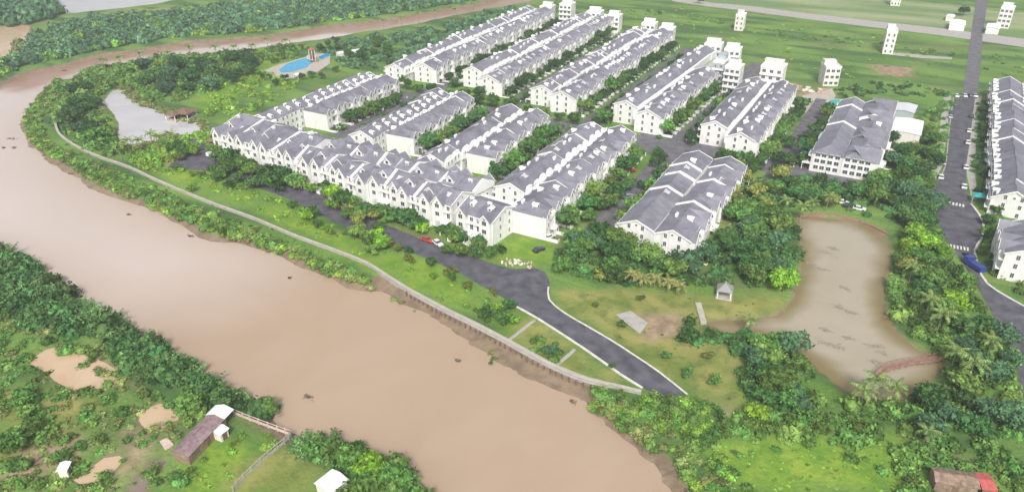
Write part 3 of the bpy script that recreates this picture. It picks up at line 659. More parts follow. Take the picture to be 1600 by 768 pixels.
# flat-roofed tall houses
def tall_house(x, y, w_, d_, floors, rz, label, mt='white_render', top='box', group=None):
    lone = bool(group)
    root = bpy.data.objects.new('tall_house', None); C.objects.link(root); root.location = (x, y, 0); root.rotation_euler[2] = rz
    h = floors*3.3; m_ = MB(); m_.box(-w_/2, w_/2, -d_/2, d_/2, 0, h); link('wall', m_.mesh('wall', mt), root)
    m_ = MB(); a, b2 = w_/2+.15, d_/2+.15
    m_.box(-a, a, -b2, -b2+.3, h, h+1); m_.box(-a, a, b2-.3, b2, h, h+1); m_.box(-a, -a+.3, -b2+.3, b2-.3, h, h+1); m_.box(a-.3, a, -b2+.3, b2-.3, h, h+1)
    m_.box(-a+.3, a-.3, -b2+.3, b2-.3, h, h+.1); link('parapet', m_.mesh('parapet', 'white_trim'), root)
    m_ = MB(); m_.box(-w_/2+.4, w_/2-1.5, d_*.05, d_/2-.5, h+.1, h+2.7); m_.box(-w_/2+.2, w_/2-1.3, d_*.05-.2, d_/2-.3, h+2.7, h+2.9); link('stair_head', m_.mesh('stair_head', mt), root)
    o = link('water_tank', TANK, root, (0, -d_*.25, h+.1))
    for f in range(1, 1 if lone else floors):
        m_ = MB(); m_.box(-w_/2-.1, w_/2+.1, -d_/2-1.1, -d_/2, f*3.3-.15, f*3.3); m_.box(-w_/2-.1, w_/2+.1, -d_/2-1.1, -d_/2-1.0, f*3.3, f*3.3+.9)
        link('balcony', m_.mesh('balcony', 'white_trim'), root)
    for f in range(floors):
        z = f*3.3+.9; k = 2 if w_ < 7 else 3
        for i in range(k): window(root, -w_/2+w_*(i+.5)/k, -d_/2-.03, z, 0, 'wide' if w_ > 7 else 'tall')
        for i in range(max(2, int(d_/5))):
            yy = -d_/2+d_*(i+.5)/max(2, int(d_/5)); window(root, -w_/2-.03, yy, z, -PI/2, 'tall'); window(root, w_/2+.03, yy, z, PI/2, 'tall')
    return tag(root, label, 'house', group)
def at(px, py, z=0): return P(px, py, z)
x, y = at(1386, 81); tall_house(x, y, 6, 13, 4, .1, 'tall narrow white house standing alone in the middle of the green field', group='lone houses in the fields')
x, y = at(1155, 46); tall_house(x, y, 6, 10, 3, .1, 'off-white three-storey house alone on the field behind the fourth far row', 'cream_render', group='lone houses in the fields')
x, y = at(1293, 131); tall_house(x, y, 8, 9, 3, .45, 'grey-white house beside the red brick rubble near the brick plaza', 'cream_render', group='lone houses in the fields')
x, y = at(1566, 42); tall_house(x, y, 8, 11, 4, -.1, 'tall pale white house right of the straight field road', group='lone houses in the fields')
x, y = at(1398, 8); tall_house(x, y, 7, 8, 3, .1, 'small white house at the top edge above the field path', group='lone houses in the fields')
tall_house(-64, 389, 11, 10, 5, 0, 'tall white flat-roofed house closing the far end of its double row', 'cream_render')
tall_house(-84, 391, 8, 9, 4, 0, 'small white flat-roofed house left of the tall cream one')
tall_house(-93, 400, 6, 14, 4, 0, 'blue-grey blank-sided narrow house at the end of the fourth far row', 'grey_render')
for x_, y_, w_, d_, f_, lb in [(-97,441,9,9,3,'right white house closing the far end of the fourth far row'),(-110,447,10,9,3,'left white house closing the far end of the fourth far row'),
    (-148,474,9,9,3,'right white house closing the far end of the third far row'),(-163,482,9,9,3,'left white house closing the far end of the third far row'),
    (-193,494,9,9,3,'right white house closing the far end of the second far row'),(-210,500,10,9,3,'left white house closing the far end of the second far row'),
    (-232,500,9,10,4,'right tall white house closing the far end of the leftmost far row'),(-248,500,9,9,3,'lower left white house closing the far end of the leftmost far row')]:
    tall_house(x_, y_, w_, d_, f_, .1, lb)

# sheds and small roofed buildings
def shed(cx, cy, w_, d_, h, rz, mt_roof, mt_wall, label, name='shed', rise=.8, panel=None, rib=True, cat='shed', z=0):
    root = bpy.data.objects.new(name, None); C.objects.link(root); root.location = (cx, cy, z); root.rotation_euler[2] = rz
    m_ = MB(); m_.prism_x([(-d_/2+.3,0),(d_/2-.3,0),(d_/2-.3,h),(0,h+rise),(-d_/2+.3,h)], -w_/2+.3, w_/2-.3); link('wall', m_.mesh('wall', mt_wall), root)
    m_ = MB(); 
    for s in (-1, 1): m_.slab([(-w_/2,s*d_/2,h+.05),(w_/2,s*d_/2,h+.05),(w_/2,0,h+rise+.12),(-w_/2,0,h+rise+.12)], .08)
    ro = link('roof', m_.mesh('roof', mt_roof), root)
    if rib:
        m_ = MB(); k = int(w_/1.2)
        for i in range(1, k):
            xx = -w_/2+w_*i/k
            for s in (-1, 1): m_.slab([(xx-.04,s*d_/2,h+.11),(xx+.04,s*d_/2,h+.11),(xx+.04,0,h+rise+.18),(xx-.04,0,h+rise+.18)], .06)
        link('roof_rib', m_.mesh('roof_rib', mt_roof), ro)
    if panel:
        m_ = MB(); a, b2 = panel
        for s in (-1, 1): m_.slab([(a,s*(d_/2+.1),h+.17),(b2,s*(d_/2+.1),h+.17),(b2,0,h+rise+.26),(a,0,h+rise+.26)], .08)
        link('roof_sheet', m_.mesh('roof_sheet', 'white_sheet'), root)['label'] = 'clean white roof sheet at the end of the old roof'
    m_ = MB(); m_.box(-.6,.6,-d_/2+.22,-d_/2+.3,0,2.0); link('door', m_.mesh('door', 'brown_wood'), root)
    return tag(root, label, cat)
def shed_px(corn, h, *a, **k):               # four roof corners in photo points: first edge is the long side start
    q = [Vector(P(px, py, h)) for px, py in corn]; c_ = sum(q, Vector((0,0)))/4
    u_ = (q[1]-q[0]+q[2]-q[3])/2; v_ = (q[3]-q[0]+q[2]-q[1])/2
    return shed(c_.x, c_.y, u_.length, v_.length, h, math.atan2(u_.y, u_.x), *a, **k)
shed_px([(268,704),(330,641),(352,653),(292,716)], 2.6, 'rust_roof', 'rust_brown', 'long low shed with rusty purple roof beside the fish ponds', panel=(5.5, 9.0))
shed_px([(330,671),(345,660),(356,670),(341,683)], 2.2, 'white_sheet', 'cream_render', 'little white-roofed hut right of the rusty shed', rise=.4)
shed_px([(489,755),(519,732),(545,748),(516,772)], 2.2, 'white_sheet', 'cream_render', 'white metal roofed house at the bottom edge among riverside trees', rise=.5, cat='house')
shed_px([(1452,728),(1526,738),(1528,764),(1462,752)], 2.6, 'rust_brown', 'rust_brown', 'grey-brown rusty roofed shack at bottom right beside the red roof')
shed_px([(1526,737),(1550,741),(1555,766),(1530,764)], 2.8, 'red_roof', 'brown_wood', 'small bright red roofed lean-to at the bottom right corner', rise=.4)
shed_px([(1392,206),(1400,184),(1443,188),(1440,211)], 5.0, 'white_sheet', 'cream_render', 'shed with glaring white roof right of the villa block', rise=.5)
shed_px([(1395,172),(1403,160),(1434,164),(1430,177)], 3.5, 'steel', 'grey_render', 'blue-grey metal roofed shed behind the glaring white roof', rise=.5)
shed_px([(88,734),(97,719),(109,723),(103,738)], 2.2, 'white_sheet', 'cream_render', 'tiny white roofed hut beside the track at bottom left', rise=.3)
shed_px([(1482,38),(1486,30),(1508,33),(1510,40)], 4, 'white_sheet', 'white_render', 'white shed left of the straight road at the top', rise=.6)
shed_px([(1543,42),(1546,36),(1562,39),(1560,47)], 4, 'white_sheet', 'white_render', 'low white shed beneath the tall pale house at top right', rise=.6)
shed_px([(1478,26),(1482,22),(1492,24),(1490,28)], 3, 'white_sheet', 'white_render', 'smallest white shed under the dark lone tree at the top', rise=.4)
def pavilion(x, y, s, rz, mt, label, z=0):
    root = bpy.data.objects.new('pavilion', None); C.objects.link(root); root.location = (x, y, z); root.rotation_euler[2] = rz
    m_ = MB(); m_.add([(-s,-s,2.6),(s,-s,2.6),(s,s,2.6),(-s,s,2.6),(0,0,4.6)], [(0,1,4),(1,2,4),(2,3,4),(3,0,4),(3,2,1,0)]); m_.box(-.25,.25,-.25,.25,4.45,4.9)
    link('roof', m_.mesh('roof', mt), root)
    for a in (-1, 1):
        for b2 in (-1, 1): link('post', MB().box(a*s*.8-.12, a*s*.8+.12, b2*s*.8-.12, b2*s*.8+.12, .2, 2.6).mesh('post', 'white_trim'), root)
    link('floor', MB().box(-s, s, -s, s, -.9, .2).mesh('floor', 'pale_concrete'), root)
    return tag(root, label, 'pavilion')
x, y = P(1131, 462); pavilion(x, y, 2.3, .2, 'thatch_grey', 'small grey-roofed pavilion between the trees and the lake inlet')
x, y = P(290, 182); pavilion(x, y, 4.5, .3, 'brown_wood', 'dark brown roofed pavilion on the right shore of the garden pond')
x, y = P(272, 186); pavilion(x, y, 3.0, .3, 'brown_wood', 'lower brown pavilion roof joined left of the dark pond pavilion')

# ------------------------------------------------------------------ swimming pool
root = bpy.data.objects.new('swimming_pool', None); C.objects.link(root)
x, y = P(466, 108); root.location = (x, y, 0)
def rel(px): return [(a-x, b_-y) for a, b_ in PL(px)]
o = sheet('deck', rel([(410,112),(432,103),(470,92),(500,84),(516,86),(516,100),(498,112),(468,120),(445,124),(425,121)]), .35, 'pale_concrete', .5); o.parent = root
o = sheet('pool_water', rel([(436,110),(448,101),(468,94),(486,90),(489,98),(478,107),(458,113),(440,115)]), .40, 'pool_blue'); o.parent = root
o = sheet('splash_pool', rel([(497,90),(512,84),(516,88),(503,94)]), .40, 'pool_blue'); o.parent = root
tag(root, 'bright blue swimming pool with pale stone deck left of the terraces', 'pool')
def parasol_slide(x, y):
    root = bpy.data.objects.new('water_slide', None); C.objects.link(root); root.location = (x, y, .3)
    m_ = MB(); 
    for i in range(14):
        a0, a1 = i*.55, (i+1)*.55; r = 2.6
        m_.slab([(r*math.cos(a0), r*math.sin(a0), 5.5-i*.37), ((r+1)*math.cos(a0), (r+1)*math.sin(a0), 5.5-i*.37), ((r+1)*math.cos(a1), (r+1)*math.sin(a1), 5.1-i*.37), (r*math.cos(a1), r*math.sin(a1), 5.1-i*.37)], .15)
    link('chute', m_.mesh('chute', 'pink_debris'), root)
    link('tower', MB().box(-.9,.9,-.9,.9,0,5.6).mesh('tower', 'brown_wood'), root)
    link('roof', MB().add([(-1.5,-1.5,7.2),(1.5,-1.5,7.2),(1.5,1.5,7.2),(-1.5,1.5,7.2),(0,0,8.6)], [(0,1,4),(1,2,4),(2,3,4),(3,0,4),(3,2,1,0)]).mesh('roof', 'red_roof'), root)
    for a in (-1.2, 1.2):
        for b2 in (-1.2, 1.2): link('post', MB().box(a-.1,a+.1,b2-.1,b2+.1,0,7.2).mesh('post', 'white_trim'), root)
    tag(root, 'red topped water slide tower at the far end of the blue pool', 'slide')
x, y = P(489, 97); parasol_slide(x, y)
x, y = P(545, 88)
shed(x, y, 15, 5, 3, 1.1, 'white_sheet', 'cream_render', 'long white canopy house right of the blue swimming pool', rise=.5, cat='canopy')
def sunshade(x, y, s, mt, label, name='sunshade', h=2.6, rz=0):
    root = bpy.data.objects.new(name, None); C.objects.link(root); root.location = (x, y, 0); root.rotation_euler[2] = rz
    link('canopy', MB().add([(-s,-s,h),(s,-s,h),(s,s,h),(-s,s,h),(0,0,h+s*.45)], [(0,1,4),(1,2,4),(2,3,4),(3,0,4),(3,2,1,0)]).mesh('canopy', mt), root)
    for a in (-1, 1):
        for b2 in (-1, 1): link('pole', MB().box(a*s*.92-.06,a*s*.92+.06,b2*s*.92-.06,b2*s*.92+.06,0,h).mesh('pole', 'white_trim'), root)
    return tag(root, label, 'canopy')
x, y = P(1264, 244); sunshade(x, y, 3.0, 'teal_canvas', 'teal canvas canopy beside the white porch of the villa block')
x, y = P(1528, 315); sunshade(x, y, 2.3, 'teal_canvas', 'teal canopy by the near end of the right-edge row')
x, y = P(466, 123); sunshade(x, y, 1.8, 'white_sheet', 'small white parasol canopy on the near edge of pool deck')
# round plunge pool by the plaza
root = bpy.data.objects.new('plunge_pool', None); C.objects.link(root); x, y = P(1311, 162); root.location = (x, y, 0)
cir = lambda r, k=20: [(r*math.cos(2*PI*i/k), r*math.sin(2*PI*i/k)*1.1) for i in range(k)]
o = sheet('deck', cir(6.5), .4, 'pale_concrete', .5); o.parent = root; o = sheet('pool_water', cir(4.9), .45, 'teal_canvas'); o.parent = root
tag(root, 'teal round plunge pool with white rim behind the villa block', 'pool')

# ------------------------------------------------------------------ river wall with piles
wall_px = [(81,178),(86,192),(93,209),(118,227),(152,243),(190,256),(210,264),(237,277),(271,292),(305,306),(338,319),(399,341),(458,366),(526,391),(573,410),(600,427),(645,455),(695,482),(746,507),(797,534),(848,562),(882,578),(920,592),(960,601),(1002,611)]
wl = smooth_line(PL(wall_px, .9), 4)
root = bpy.data.objects.new('river_wall', None); C.objects.link(root)
ribbon('wall_face', wl, .5, -3.0, .85, 'concrete', root)
ribbon('coping', wl, .95, .85, 1.1, 'pale_concrete', root)
tag(root, 'long pale concrete river wall with a light coping and dark piles', 'wall')
pm = MB().tube((0,0,-3.2), (0,0,.45), .24, .24, 6).mesh('pile', 'brown_wood')
dense = smooth_line(PL(wall_px, .9), .9); acc = 0; cnt = 0
for i in range(1, len(dense)):
    acc += (dense[i]-dense[i-1]).length
    if acc > 1.5:
        acc = 0; p = dense[i]; t = (dense[i]-dense[i-1]).normalized(); nn = Vector((t.y, -t.x)); 
        q = p+nn*1.0
        sx_ = P(640, 452)[0]
        if q.x > sx_ and q.x < P(945, 600)[0]: link('pile', pm, root, (q.x, q.y, 0)); cnt += 1
bm_ = [q_ for q_ in wl if P(640,452)[0] < q_.x < P(945,600)[0]]
ribbon('tie_beam', [Vector((q_.x, q_.y)) + Vector((0,-.0)) for q_ in bm_], 2.2, .45, .7, 'concrete', root)

# lake footbridge
br = smooth_line(PL([(1373,585),(1380,576),(1395,570),(1423,564),(1450,561),(1471,556)], .3), 1.5)
root = bpy.data.objects.new('footbridge', None); C.objects.link(root)
ribbon('deck', br, 1.8, -.1, .25, 'bridge_red', root)
BPM = MB().box(-.06,.06,-.06,.06,-1.8,1.0).mesh('post', 'bridge_red')
for s in (-1, 1):
    off = []
    for i, p in enumerate(br):
        t = (br[min(i+1, len(br)-1)]-br[max(i-1, 0)]).normalized(); off.append(p+Vector((-t.y, t.x))*.85*s)
    ribbon('handrail', off, .12, .95, 1.05, 'bridge_red', root)
    for p in off: link('post', BPM, root, (p.x, p.y, 0))
tag(root, 'curved reddish footbridge crossing the narrow end of the brown lake', 'bridge')
# jetty and slab
def slab_thing(px, z0, z1, mt, name, label, cat):
    pts = PL(px); cx_ = sum(p[0] for p in pts)/len(pts); cy_ = sum(p[1] for p in pts)/len(pts)
    o = sheet(name, [(a-cx_, b_-cy_) for a, b_ in pts], z1, mt, z1-z0); o.location = (cx_, cy_, 0); return tag(o, label, cat)
slab_thing([(1086,474),(1095,474),(1104,505),(1095,507)], -.6, .45, 'pale_concrete', 'jetty', 'pale concrete jetty slab reaching toward the lake inlet', 'jetty')
slab_thing([(962,492),(985,486),(1012,505),(1000,522)], -.1, .25, 'concrete', 'concrete_slab', 'weathered grey concrete slab on the olive lawn right of the road', 'slab')
slab_thing([(250,690),(262,684),(272,695),(258,703)], -.1, .3, 'pink_debris', 'concrete_slab', 'pinkish slab at the low end of the rusty shed', 'slab')
struct(ribbon('lake_edge', smooth_line(PL([(1250,337),(1282,334),(1321,339),(1360,351),(1386,364)]), 4), .8, -.5, .25, 'bridge_red'))

# garden fences bottom left
def fence(pts, h, mt, label, step=2.2, rail=.5):
    root = bpy.data.objects.new('fence', None); C.objects.link(root); ln = smooth_line(pts, step); 
    ribbon('rail', ln, .14, h-.15, h, mt, root); ribbon('rail', ln, .10, h*.45, h*.45+.1, mt, root); ribbon('panel', ln, .05, 0, h*.42, mt, root)
    pm_ = MB().box(-.1,.1,-.1,.1,-.3,h+.12).mesh('post', mt)
    for p in ln: link('post', pm_, root, (p.x, p.y, 0))
    return tag(root, label, 'fence')
fence(PL([(336,628),(345,636),(380,652),(455,680)]), 1.5, 'pink_debris', 'brown-pink fence between the river mud and the rusty shed yard')
fence(PL([(455,680),(445,692),(420,712),(381,749),(365,768)]), 1.5, 'concrete', 'pale wire fence running down from the river corner to the bottom edge')

# ------------------------------------------------------------------ vehicles
def make_car(mt, kind='car'):
    root = bpy.data.objects.new('truck' if kind == 'truck' else 'car', None); C.objects.link(root)
    if kind == 'truck': L, W, prof, cab = 7.5, 2.3, [(-3.7,.5),(3.7,.5),(3.7,1.3),(-3.7,1.3)], None
    else: L, W, prof = 4.5, 1.8, [(-2.2,.35),(2.2,.35),(2.25,.8),(1.3,1.0),(-2.1,1.02),(-2.25,.7)]
    m_ = MB(); m_.prism_y(prof[::-1], -W/2, W/2); link('body', m_.mesh('body', mt), root)
    m_ = MB()
    if kind == 'truck':
        m_.prism_y([(3.7,1.3),(3.5,2.6),(1.8,2.7),(1.7,1.3)], -W/2+.05, W/2-.05); link('cab', m_.mesh('cab', mt), root)
        link('windscreen', MB().slab([(3.76,-.9,1.5),(3.76,.9,1.5),(3.6,.9,2.4),(3.6,-.9,2.4)], .03).mesh('windscreen', 'glass_dark'), root)
        link('cargo_box', MB().box(-3.6,1.5,-W/2,W/2,1.3,1.9).mesh('cargo_box', mt), root)
    else:
        m_.prism_y([(1.0,.98),(.35,1.48),(-1.3,1.5),(-1.95,1.0)], -W/2+.12, W/2-.12); link('cabin_glass', m_.mesh('cabin_glass', 'glass_dark'), root)
        link('car_roof', MB().box(-1.25,.3,-W/2+.2,W/2-.2,1.495,1.54).mesh('car_roof', mt), root)
    wm = MB().tube((0,-.11,0),(0,.11,0),.34,.34,10).mesh('wheel', 'tyre')
    for a in ((-1.35, 1.35) if kind == 'car' else (-2.4, 2.6)):
        for s in (-1, 1): link('wheel', wm, root, (a, s*(W/2-.08), .34))
    for s in (-1, 1): link('headlight', MB().box(L/2-.06 if kind=='car' else 3.7, L/2+.01 if kind=='car' else 3.74, s*W*.36-.16, s*W*.36+.16, .62, .8).mesh('headlight', 'steel'), root)
    return root
CARS = {}
def car(px, py, rz, mt, label, kind='car', z=.05, grp='parked cars'):
    k = (mt, kind)
    if k in CARS: o = copy_tree(CARS[k])
    else: o = CARS[k] = make_car(mt, kind)
    x, y = P(px, py); o.location = (x, y, z); o.rotation_euler[2] = rz; tag(o, label, kind, grp); return o
car(1521, 418, 2.3, 'car_blue', 'blue flatbed truck driving on the road bend at right', 'truck', grp=None)
car(1514, 402, 2.2, 'car_dark', 'black car just behind the blue truck on the bend', grp=None)
for i, (px, py, mt, lb) in enumerate([(1514,206,'car_white','white car by the right kerb level with the glaring white roof'),(1512,224,'car_white','second white car down the right kerb of estate road'),
    (1509,263,'car_white','third white car down the right kerb of estate road'),(1506,293,'car_white','white car by the right kerb nearest the upper crossing'),
    (1518,183,'car_dark','dark car by the right kerb beside the red garden patch'),(1487,178,'car_dark','dark car by the left kerb near the road top'),(1485,184,'car_silver','silver car behind the dark one by the left kerb'),
    (1470,278,'car_white','white car half under trees by the left kerb'),(1474,256,'car_silver','silver car under trees at the left kerb')]):
    car(px, py, PI/2, mt, lb)
for i, (px, lb, mt) in enumerate([(1494,'white car parked across the top end of the estate road','car_white'),(1500,'dark car second in the line at the road top','car_dark'),(1507,'white car third in the line at the road top','car_white'),(1516,'dark car fourth in the line at the road top','car_dark'),(1523,'silver car rightmost in the line at the road top','car_silver')]):
    car(px, 151, PI/2+.2, mt, lb)
car(982,309,1.3,'car_silver','silver car on the street left of the broad villa block')
car(283,236,.4,'car_white','white car at the left end of the riverside road')
car(1146,263,.3,'car_white','white car beside the porch of the broad villa block')
car(1316,318,.1,'car_white','white car under the trees north of the lake'); car(1326,324,.1,'car_dark','dark car right of the white one north of the lake'); car(1342,328,.1,'car_white','second white car under the trees north of the lake')
car(985,268,.6,'car_red','small red car near the villa block street trees')
car(1088,212,.2,'car_dark','dark car in the paved yard above the villa block'); car(1102,214,.2,'car_white','white car in the paved yard above the villa block')
car(668,377,-.1,'car_red','red car on the riverside road below the front row'); car(684,382,-.4,'car_white','white car right of the red one on the riverside road')
car(842,392,1.2,'car_dark','dark car beside the blank white end wall'); car(858,372,1.2,'car_white','white car parked beyond the dark car by the blank wall')
car(1220,222,1.4,'car_dark','dark car on the street left of the teal canopy'); car(1212,200,1.4,'car_silver','silver car further up the street left of the villa block')

# rubble heap by the road junction
m_ = MB(); r = random.Random(3)
for i in range(38):
    a, b2 = r.gauss(0,2.4), r.gauss(0,1.1); s = r.uniform(.15,.5); m_.box(a, a+s*1.6, b2, b2+s, 0, r.uniform(.25,.9), 0 if i % 3 == 0 else 1)
x, y = P(806, 411); o = link('rubble_heap', m_.mesh('rubble_heap', ['white_sheet', 'pink_debris']), None, (x, y, .05), .3); tag(o, 'heap of white and pink building rubble beside the road junction', 'rubble')
m_ = MB()
for i in range(40):
    a, b2 = r.uniform(-9,9), r.uniform(-5,5); s = r.uniform(.4,1.5); m_.box(a, a+s*1.6, b2, b2+s, 0, r.uniform(.25,1.4), 0 if i % 3 else 1)
x, y = P(1262, 141); o = link('rubble_heap', m_.mesh('rubble_heap', ['brick_rubble', 'cream_render']), None, (x, y, .0), .1); tag(o, 'spread of red brick rubble left of the grey-white field house', 'rubble')

# ------------------------------------------------------------------ vegetation
def ico(sub=1):
    bm = bmesh.new(); bmesh.ops.create_icosphere(bm, subdivisions=sub, radius=1); v = np.array([q.co[:] for q in bm.verts]); f = np.array([[q.index for q in t.verts] for t in bm.faces]); bm.free(); return v, f
ICO1, ICO2 = ico(1), ico(2)
def leaves(points, normals, size, r, jit=.7):
    k = len(points); nrm = normals+r.normal(0, jit, (k,3)); nrm /= np.linalg.norm(nrm, axis=1)[:,None]
    a = np.cross(nrm, r.normal(0, 1, (k,3))); a /= np.linalg.norm(a, axis=1)[:,None]+1e-9; b2 = np.cross(nrm, a)
    s = size*r.uniform(.6, 1.35, (k,1))
    v = np.stack([points+a*s, points-a*s*.5+b2*s*.8, points-a*s*.5-b2*s*.8], 1).reshape(-1, 3)
    return v, np.arange(3*k).reshape(-1, 3)
def cat_(parts):
    V_, F_ = [], []; o = 0
    for v, f in parts: V_.append(v); F_.append(f+o); o += len(v)
    return np.concatenate(V_), np.concatenate(F_)
def crown(seed, R=1.0, H=.8, blobs=14, per=55, leaf=.12, core=True, spread=.72, flat=0):
    r = np.random.default_rng(seed); parts = []
    for i in range(blobs):
        a = r.uniform(0, 2*PI); rad = math.sqrt(r.random())*spread; h = (r.random()**.8)
        lim = math.sqrt(max(.05, 1-rad*rad)); c_ = np.array([math.cos(a)*rad*R, math.sin(a)*rad*R, (.25+.75*h*lim)*H])
        br_ = r.uniform(.18, .40)*R; sc3 = np.array([1, 1, .72])
        if core:
            v, f = ICO1; parts.append((v*br_*.80*sc3*(1+r.normal(0, .12, (len(v),1)))+c_, f))
        p = r.normal(0, 1, (per,3)); p /= np.linalg.norm(p, axis=1)[:,None]; keep_ = p[:,2] > -.55; p = p[keep_]
        parts.append(leaves(c_+p*br_*sc3*r.uniform(.80, 1.38, (len(p),1)), p, leaf*R, r, .95))
    return cat_(parts)
def bush(seed, per=70, leaf=.26, blobs=3):
    r = np.random.default_rng(seed); parts = []
    for i in range(blobs):
        c_ = np.array([r.uniform(-.5,.5), r.uniform(-.5,.5), r.uniform(.05,.45)]); br_ = r.uniform(.45,.75)
        v, f = ICO1; parts.append((v*br_*.8*(1+r.normal(0,.12,(len(v),1)))+c_, f))
        p = r.normal(0,1,(per//blobs,3)); p /= np.linalg.norm(p, axis=1)[:,None]; p[:,2] = np.abs(p[:,2])*1.0-.15
        parts.append(leaves(c_+p*br_*r.uniform(.85,1.4,(len(p),1)), p, leaf, r, .95))
    return cat_(parts)
def frond(L=1.0, pairs=8, droop=.8, wid=.24, up=.6):
    pts = []; x_ = z_ = 0; ang_ = up; st = L/pairs
    V_, F_ = [], []
    for i in range(pairs+1):
        pts.append((x_, z_, ang_)); x_ += math.cos(ang_)*st; z_ += math.sin(ang_)*st; ang_ -= droop*2/pairs
    for i in range(pairs):
        (x0,z0,_), (x1,z1,_) = pts[i], pts[i+1]; t = (i+.5)/pairs; wl_ = wid*math.sin(min(PI, .35+t*2.6))
        for s in (-1, 1):
            k = len(V_); V_ += [(x0,0,z0), (x1,0,z1), (x0+.3*wl_+.6*st, s*wl_, z0-.55*wl_)]; F_.append((k,k+1,k+2) if s > 0 else (k+1,k,k+2))
            k = len(V_); V_ += [(x0,0,z0+.0), ((x0+x1)/2,0,(z0+z1)/2), ((x0+x1)/2+.7*wl_, s*wl_*.9, z1-.35*wl_)]; F_.append((k,k+1,k+2))
    return np.array(V_), np.array(F_)
def nipa(seed, k=13):
    r = np.random.default_rng(seed); parts = []
    for i in range(k):
        v, f = frond(1.0, 6, r.uniform(.45,.9), .16, r.uniform(.85,1.35)); v = v*r.uniform(.75,1.1); a = r.uniform(0, 2*PI); c_, s_ = math.cos(a), math.sin(a)
        w2 = v.copy(); w2[:,0] = v[:,0]*c_-v[:,1]*s_+r.uniform(-.12,.12); w2[:,1] = v[:,0]*s_+v[:,1]*c_+r.uniform(-.12,.12); parts.append((w2, f))
    return cat_(parts)
CROWNS = [crown(100+i, blobs=15+i % 3*3, per=52, leaf=.105) for i in range(6)]
CROWNS_S = [crown(200+i, blobs=10, per=44, leaf=.14) for i in range(5)]
CROWNS_TALL = [crown(250+i, H=1.3, blobs=13, per=50, leaf=.13, spread=.6) for i in range(3)]
BUSH = [bush(300+i, per=105, leaf=.19) for i in range(5)]; BUSH_S = [bush(320+i, per=30, leaf=.40, blobs=2) for i in range(5)]; BUSH_F = [bush(360+i, per=75, leaf=.20, blobs=3) for i in range(5)]
NIPA = [nipa(340+i) for i in range(4)]
def merged(name, variants, pts, scales, mt, label, cat, zs=1.0, zoff=0.0, seed=0):
    r = np.random.default_rng(seed); V_, F_, T_ = [], [], []; o = 0
    pz = gzv(pts[:,0], pts[:,1])
    for i, (p, s) in enumerate(zip(pts, scales)):
        v, f = variants[r.integers(len(variants))]; a = r.uniform(0, 2*PI); c_, s_ = math.cos(a), math.sin(a); zz = zs*r.uniform(.75, 1.25)
        w2 = np.empty_like(v); w2[:,0] = (v[:,0]*c_-v[:,1]*s_)*s+p[0]; w2[:,1] = (v[:,0]*s_+v[:,1]*c_)*s+p[1]; w2[:,2] = v[:,2]*s*zz+pz[i]+zoff
        V_.append(w2); F_.append(f+o); T_.append(np.full(len(v), r.random())); o += len(v)
    me = mesh_np(name, np.concatenate(V_), np.concatenate(F_), [mt], tint=np.concatenate(T_))
    return stuff(link(name, me), label, cat)
avoid = []                                  # footprints of roads etc. where nothing grows
def scatter(px, n_, seed, margin=0.0, land=True, minz=-1.7, world=False):
    pl = np.array(px) if world else poly_np(px); lo, hi = pl.min(0), pl.max(0); r = np.random.default_rng(seed); out = []; got = 0
    for _ in range(40):
        c_ = r.uniform(lo, hi, (n_*3, 2)); k = inpoly(pl, c_[:,0], c_[:,1])
        if land: k &= gzv(c_[:,0], c_[:,1]) > minz
        out.append(c_[k]); got += int(k.sum())
        if got >= n_: break
    return np.concatenate(out)[:n_]
def area(px): q = poly_np(px); return abs(.5*np.sum(q[:,0]*np.roll(q[:,1],-1)-np.roll(q[:,0],-1)*q[:,1]))
TOT = {'n': 0}
WALLP = None
def clear_of(pts, line, dmin):
    k = np.ones(len(pts), bool)
    for p in line: k &= (pts[:,0]-p[0])**2+(pts[:,1]-p[1])**2 > dmin*dmin
    return pts[k]
def mass(name, px, dens, smin, smax, mt, label, cat='bushes', variants=None, zs=.9, seed=1, minz=-1.3, cap=3000):
    n_ = min(cap*2, int(area(px)*dens*1.55)); pts = scatter(px, n_, seed, minz=minz); pts = clear_of(pts, wl, 5.5 if name == 'riverside_scrub' else 2.2); r = np.random.default_rng(seed+5)
    if len(pts) == 0: return
    o = merged(name, variants or BUSH, pts, r.uniform(smin, smax, len(pts)), mt, label, cat, zs, -.1, seed)
    TOT['n'] += len(o.data.polygons); return o

LB = [(-160,335),(0,372),(27,380),(50,402),(69,409),(100,432),(135,452),(165,477),(181,492),(239,514),(280,540),(310,570),(345,588),(372,592),(400,610),(428,628),(440,650),(400,648),(345,630),(300,612),(240,600),(215,575),(150,535),(70,508),(0,500),(-200,470)]
mass('nipa_palms', LB, .085, 3.2, 5.2, 'nipa_leaf', 'dense nipa palms along the lower left river bank', 'palm thicket', NIPA, 1.0, 11, minz=-1.65, cap=1500)
mass('mangrove_bushes', LB, .075, 2.0, 4.0, 'bush_dark', 'dark mangrove bushes filling the lower left river bank', 'bushes', BUSH, 1.0, 12, cap=1500)
LI = [(-100,480),(0,500),(70,508),(150,535),(215,575),(240,600),(300,612),(330,640),(262,690),(200,768),(-60,840),(-250,650)]
mass('scrub', LI, .045, .8, 2.3, 'bush_mid', 'loose green scrub around the fish ponds', 'bushes', BUSH, .8, 13)
mass('scrub', LI, .035, .7, 1.8, 'bush_olive', 'olive weeds around the fish ponds', 'bushes', BUSH, .6, 14)
mass('scrub', [(290,768),(330,700),(350,680),(420,675),(450,685),(380,750),(370,768)], .05, .7, 1.6, 'bush_bright', 'bright green weeds in the fenced yard by the rusty shed', 'bushes', BUSH, .7, 15)
mass('scrub', [(200,768),(262,710),(300,715),(330,700),(290,768)], .05, .8, 2.0, 'bush_mid', 'bushes along the ditch below the rusty shed', 'bushes', BUSH, .8, 16)
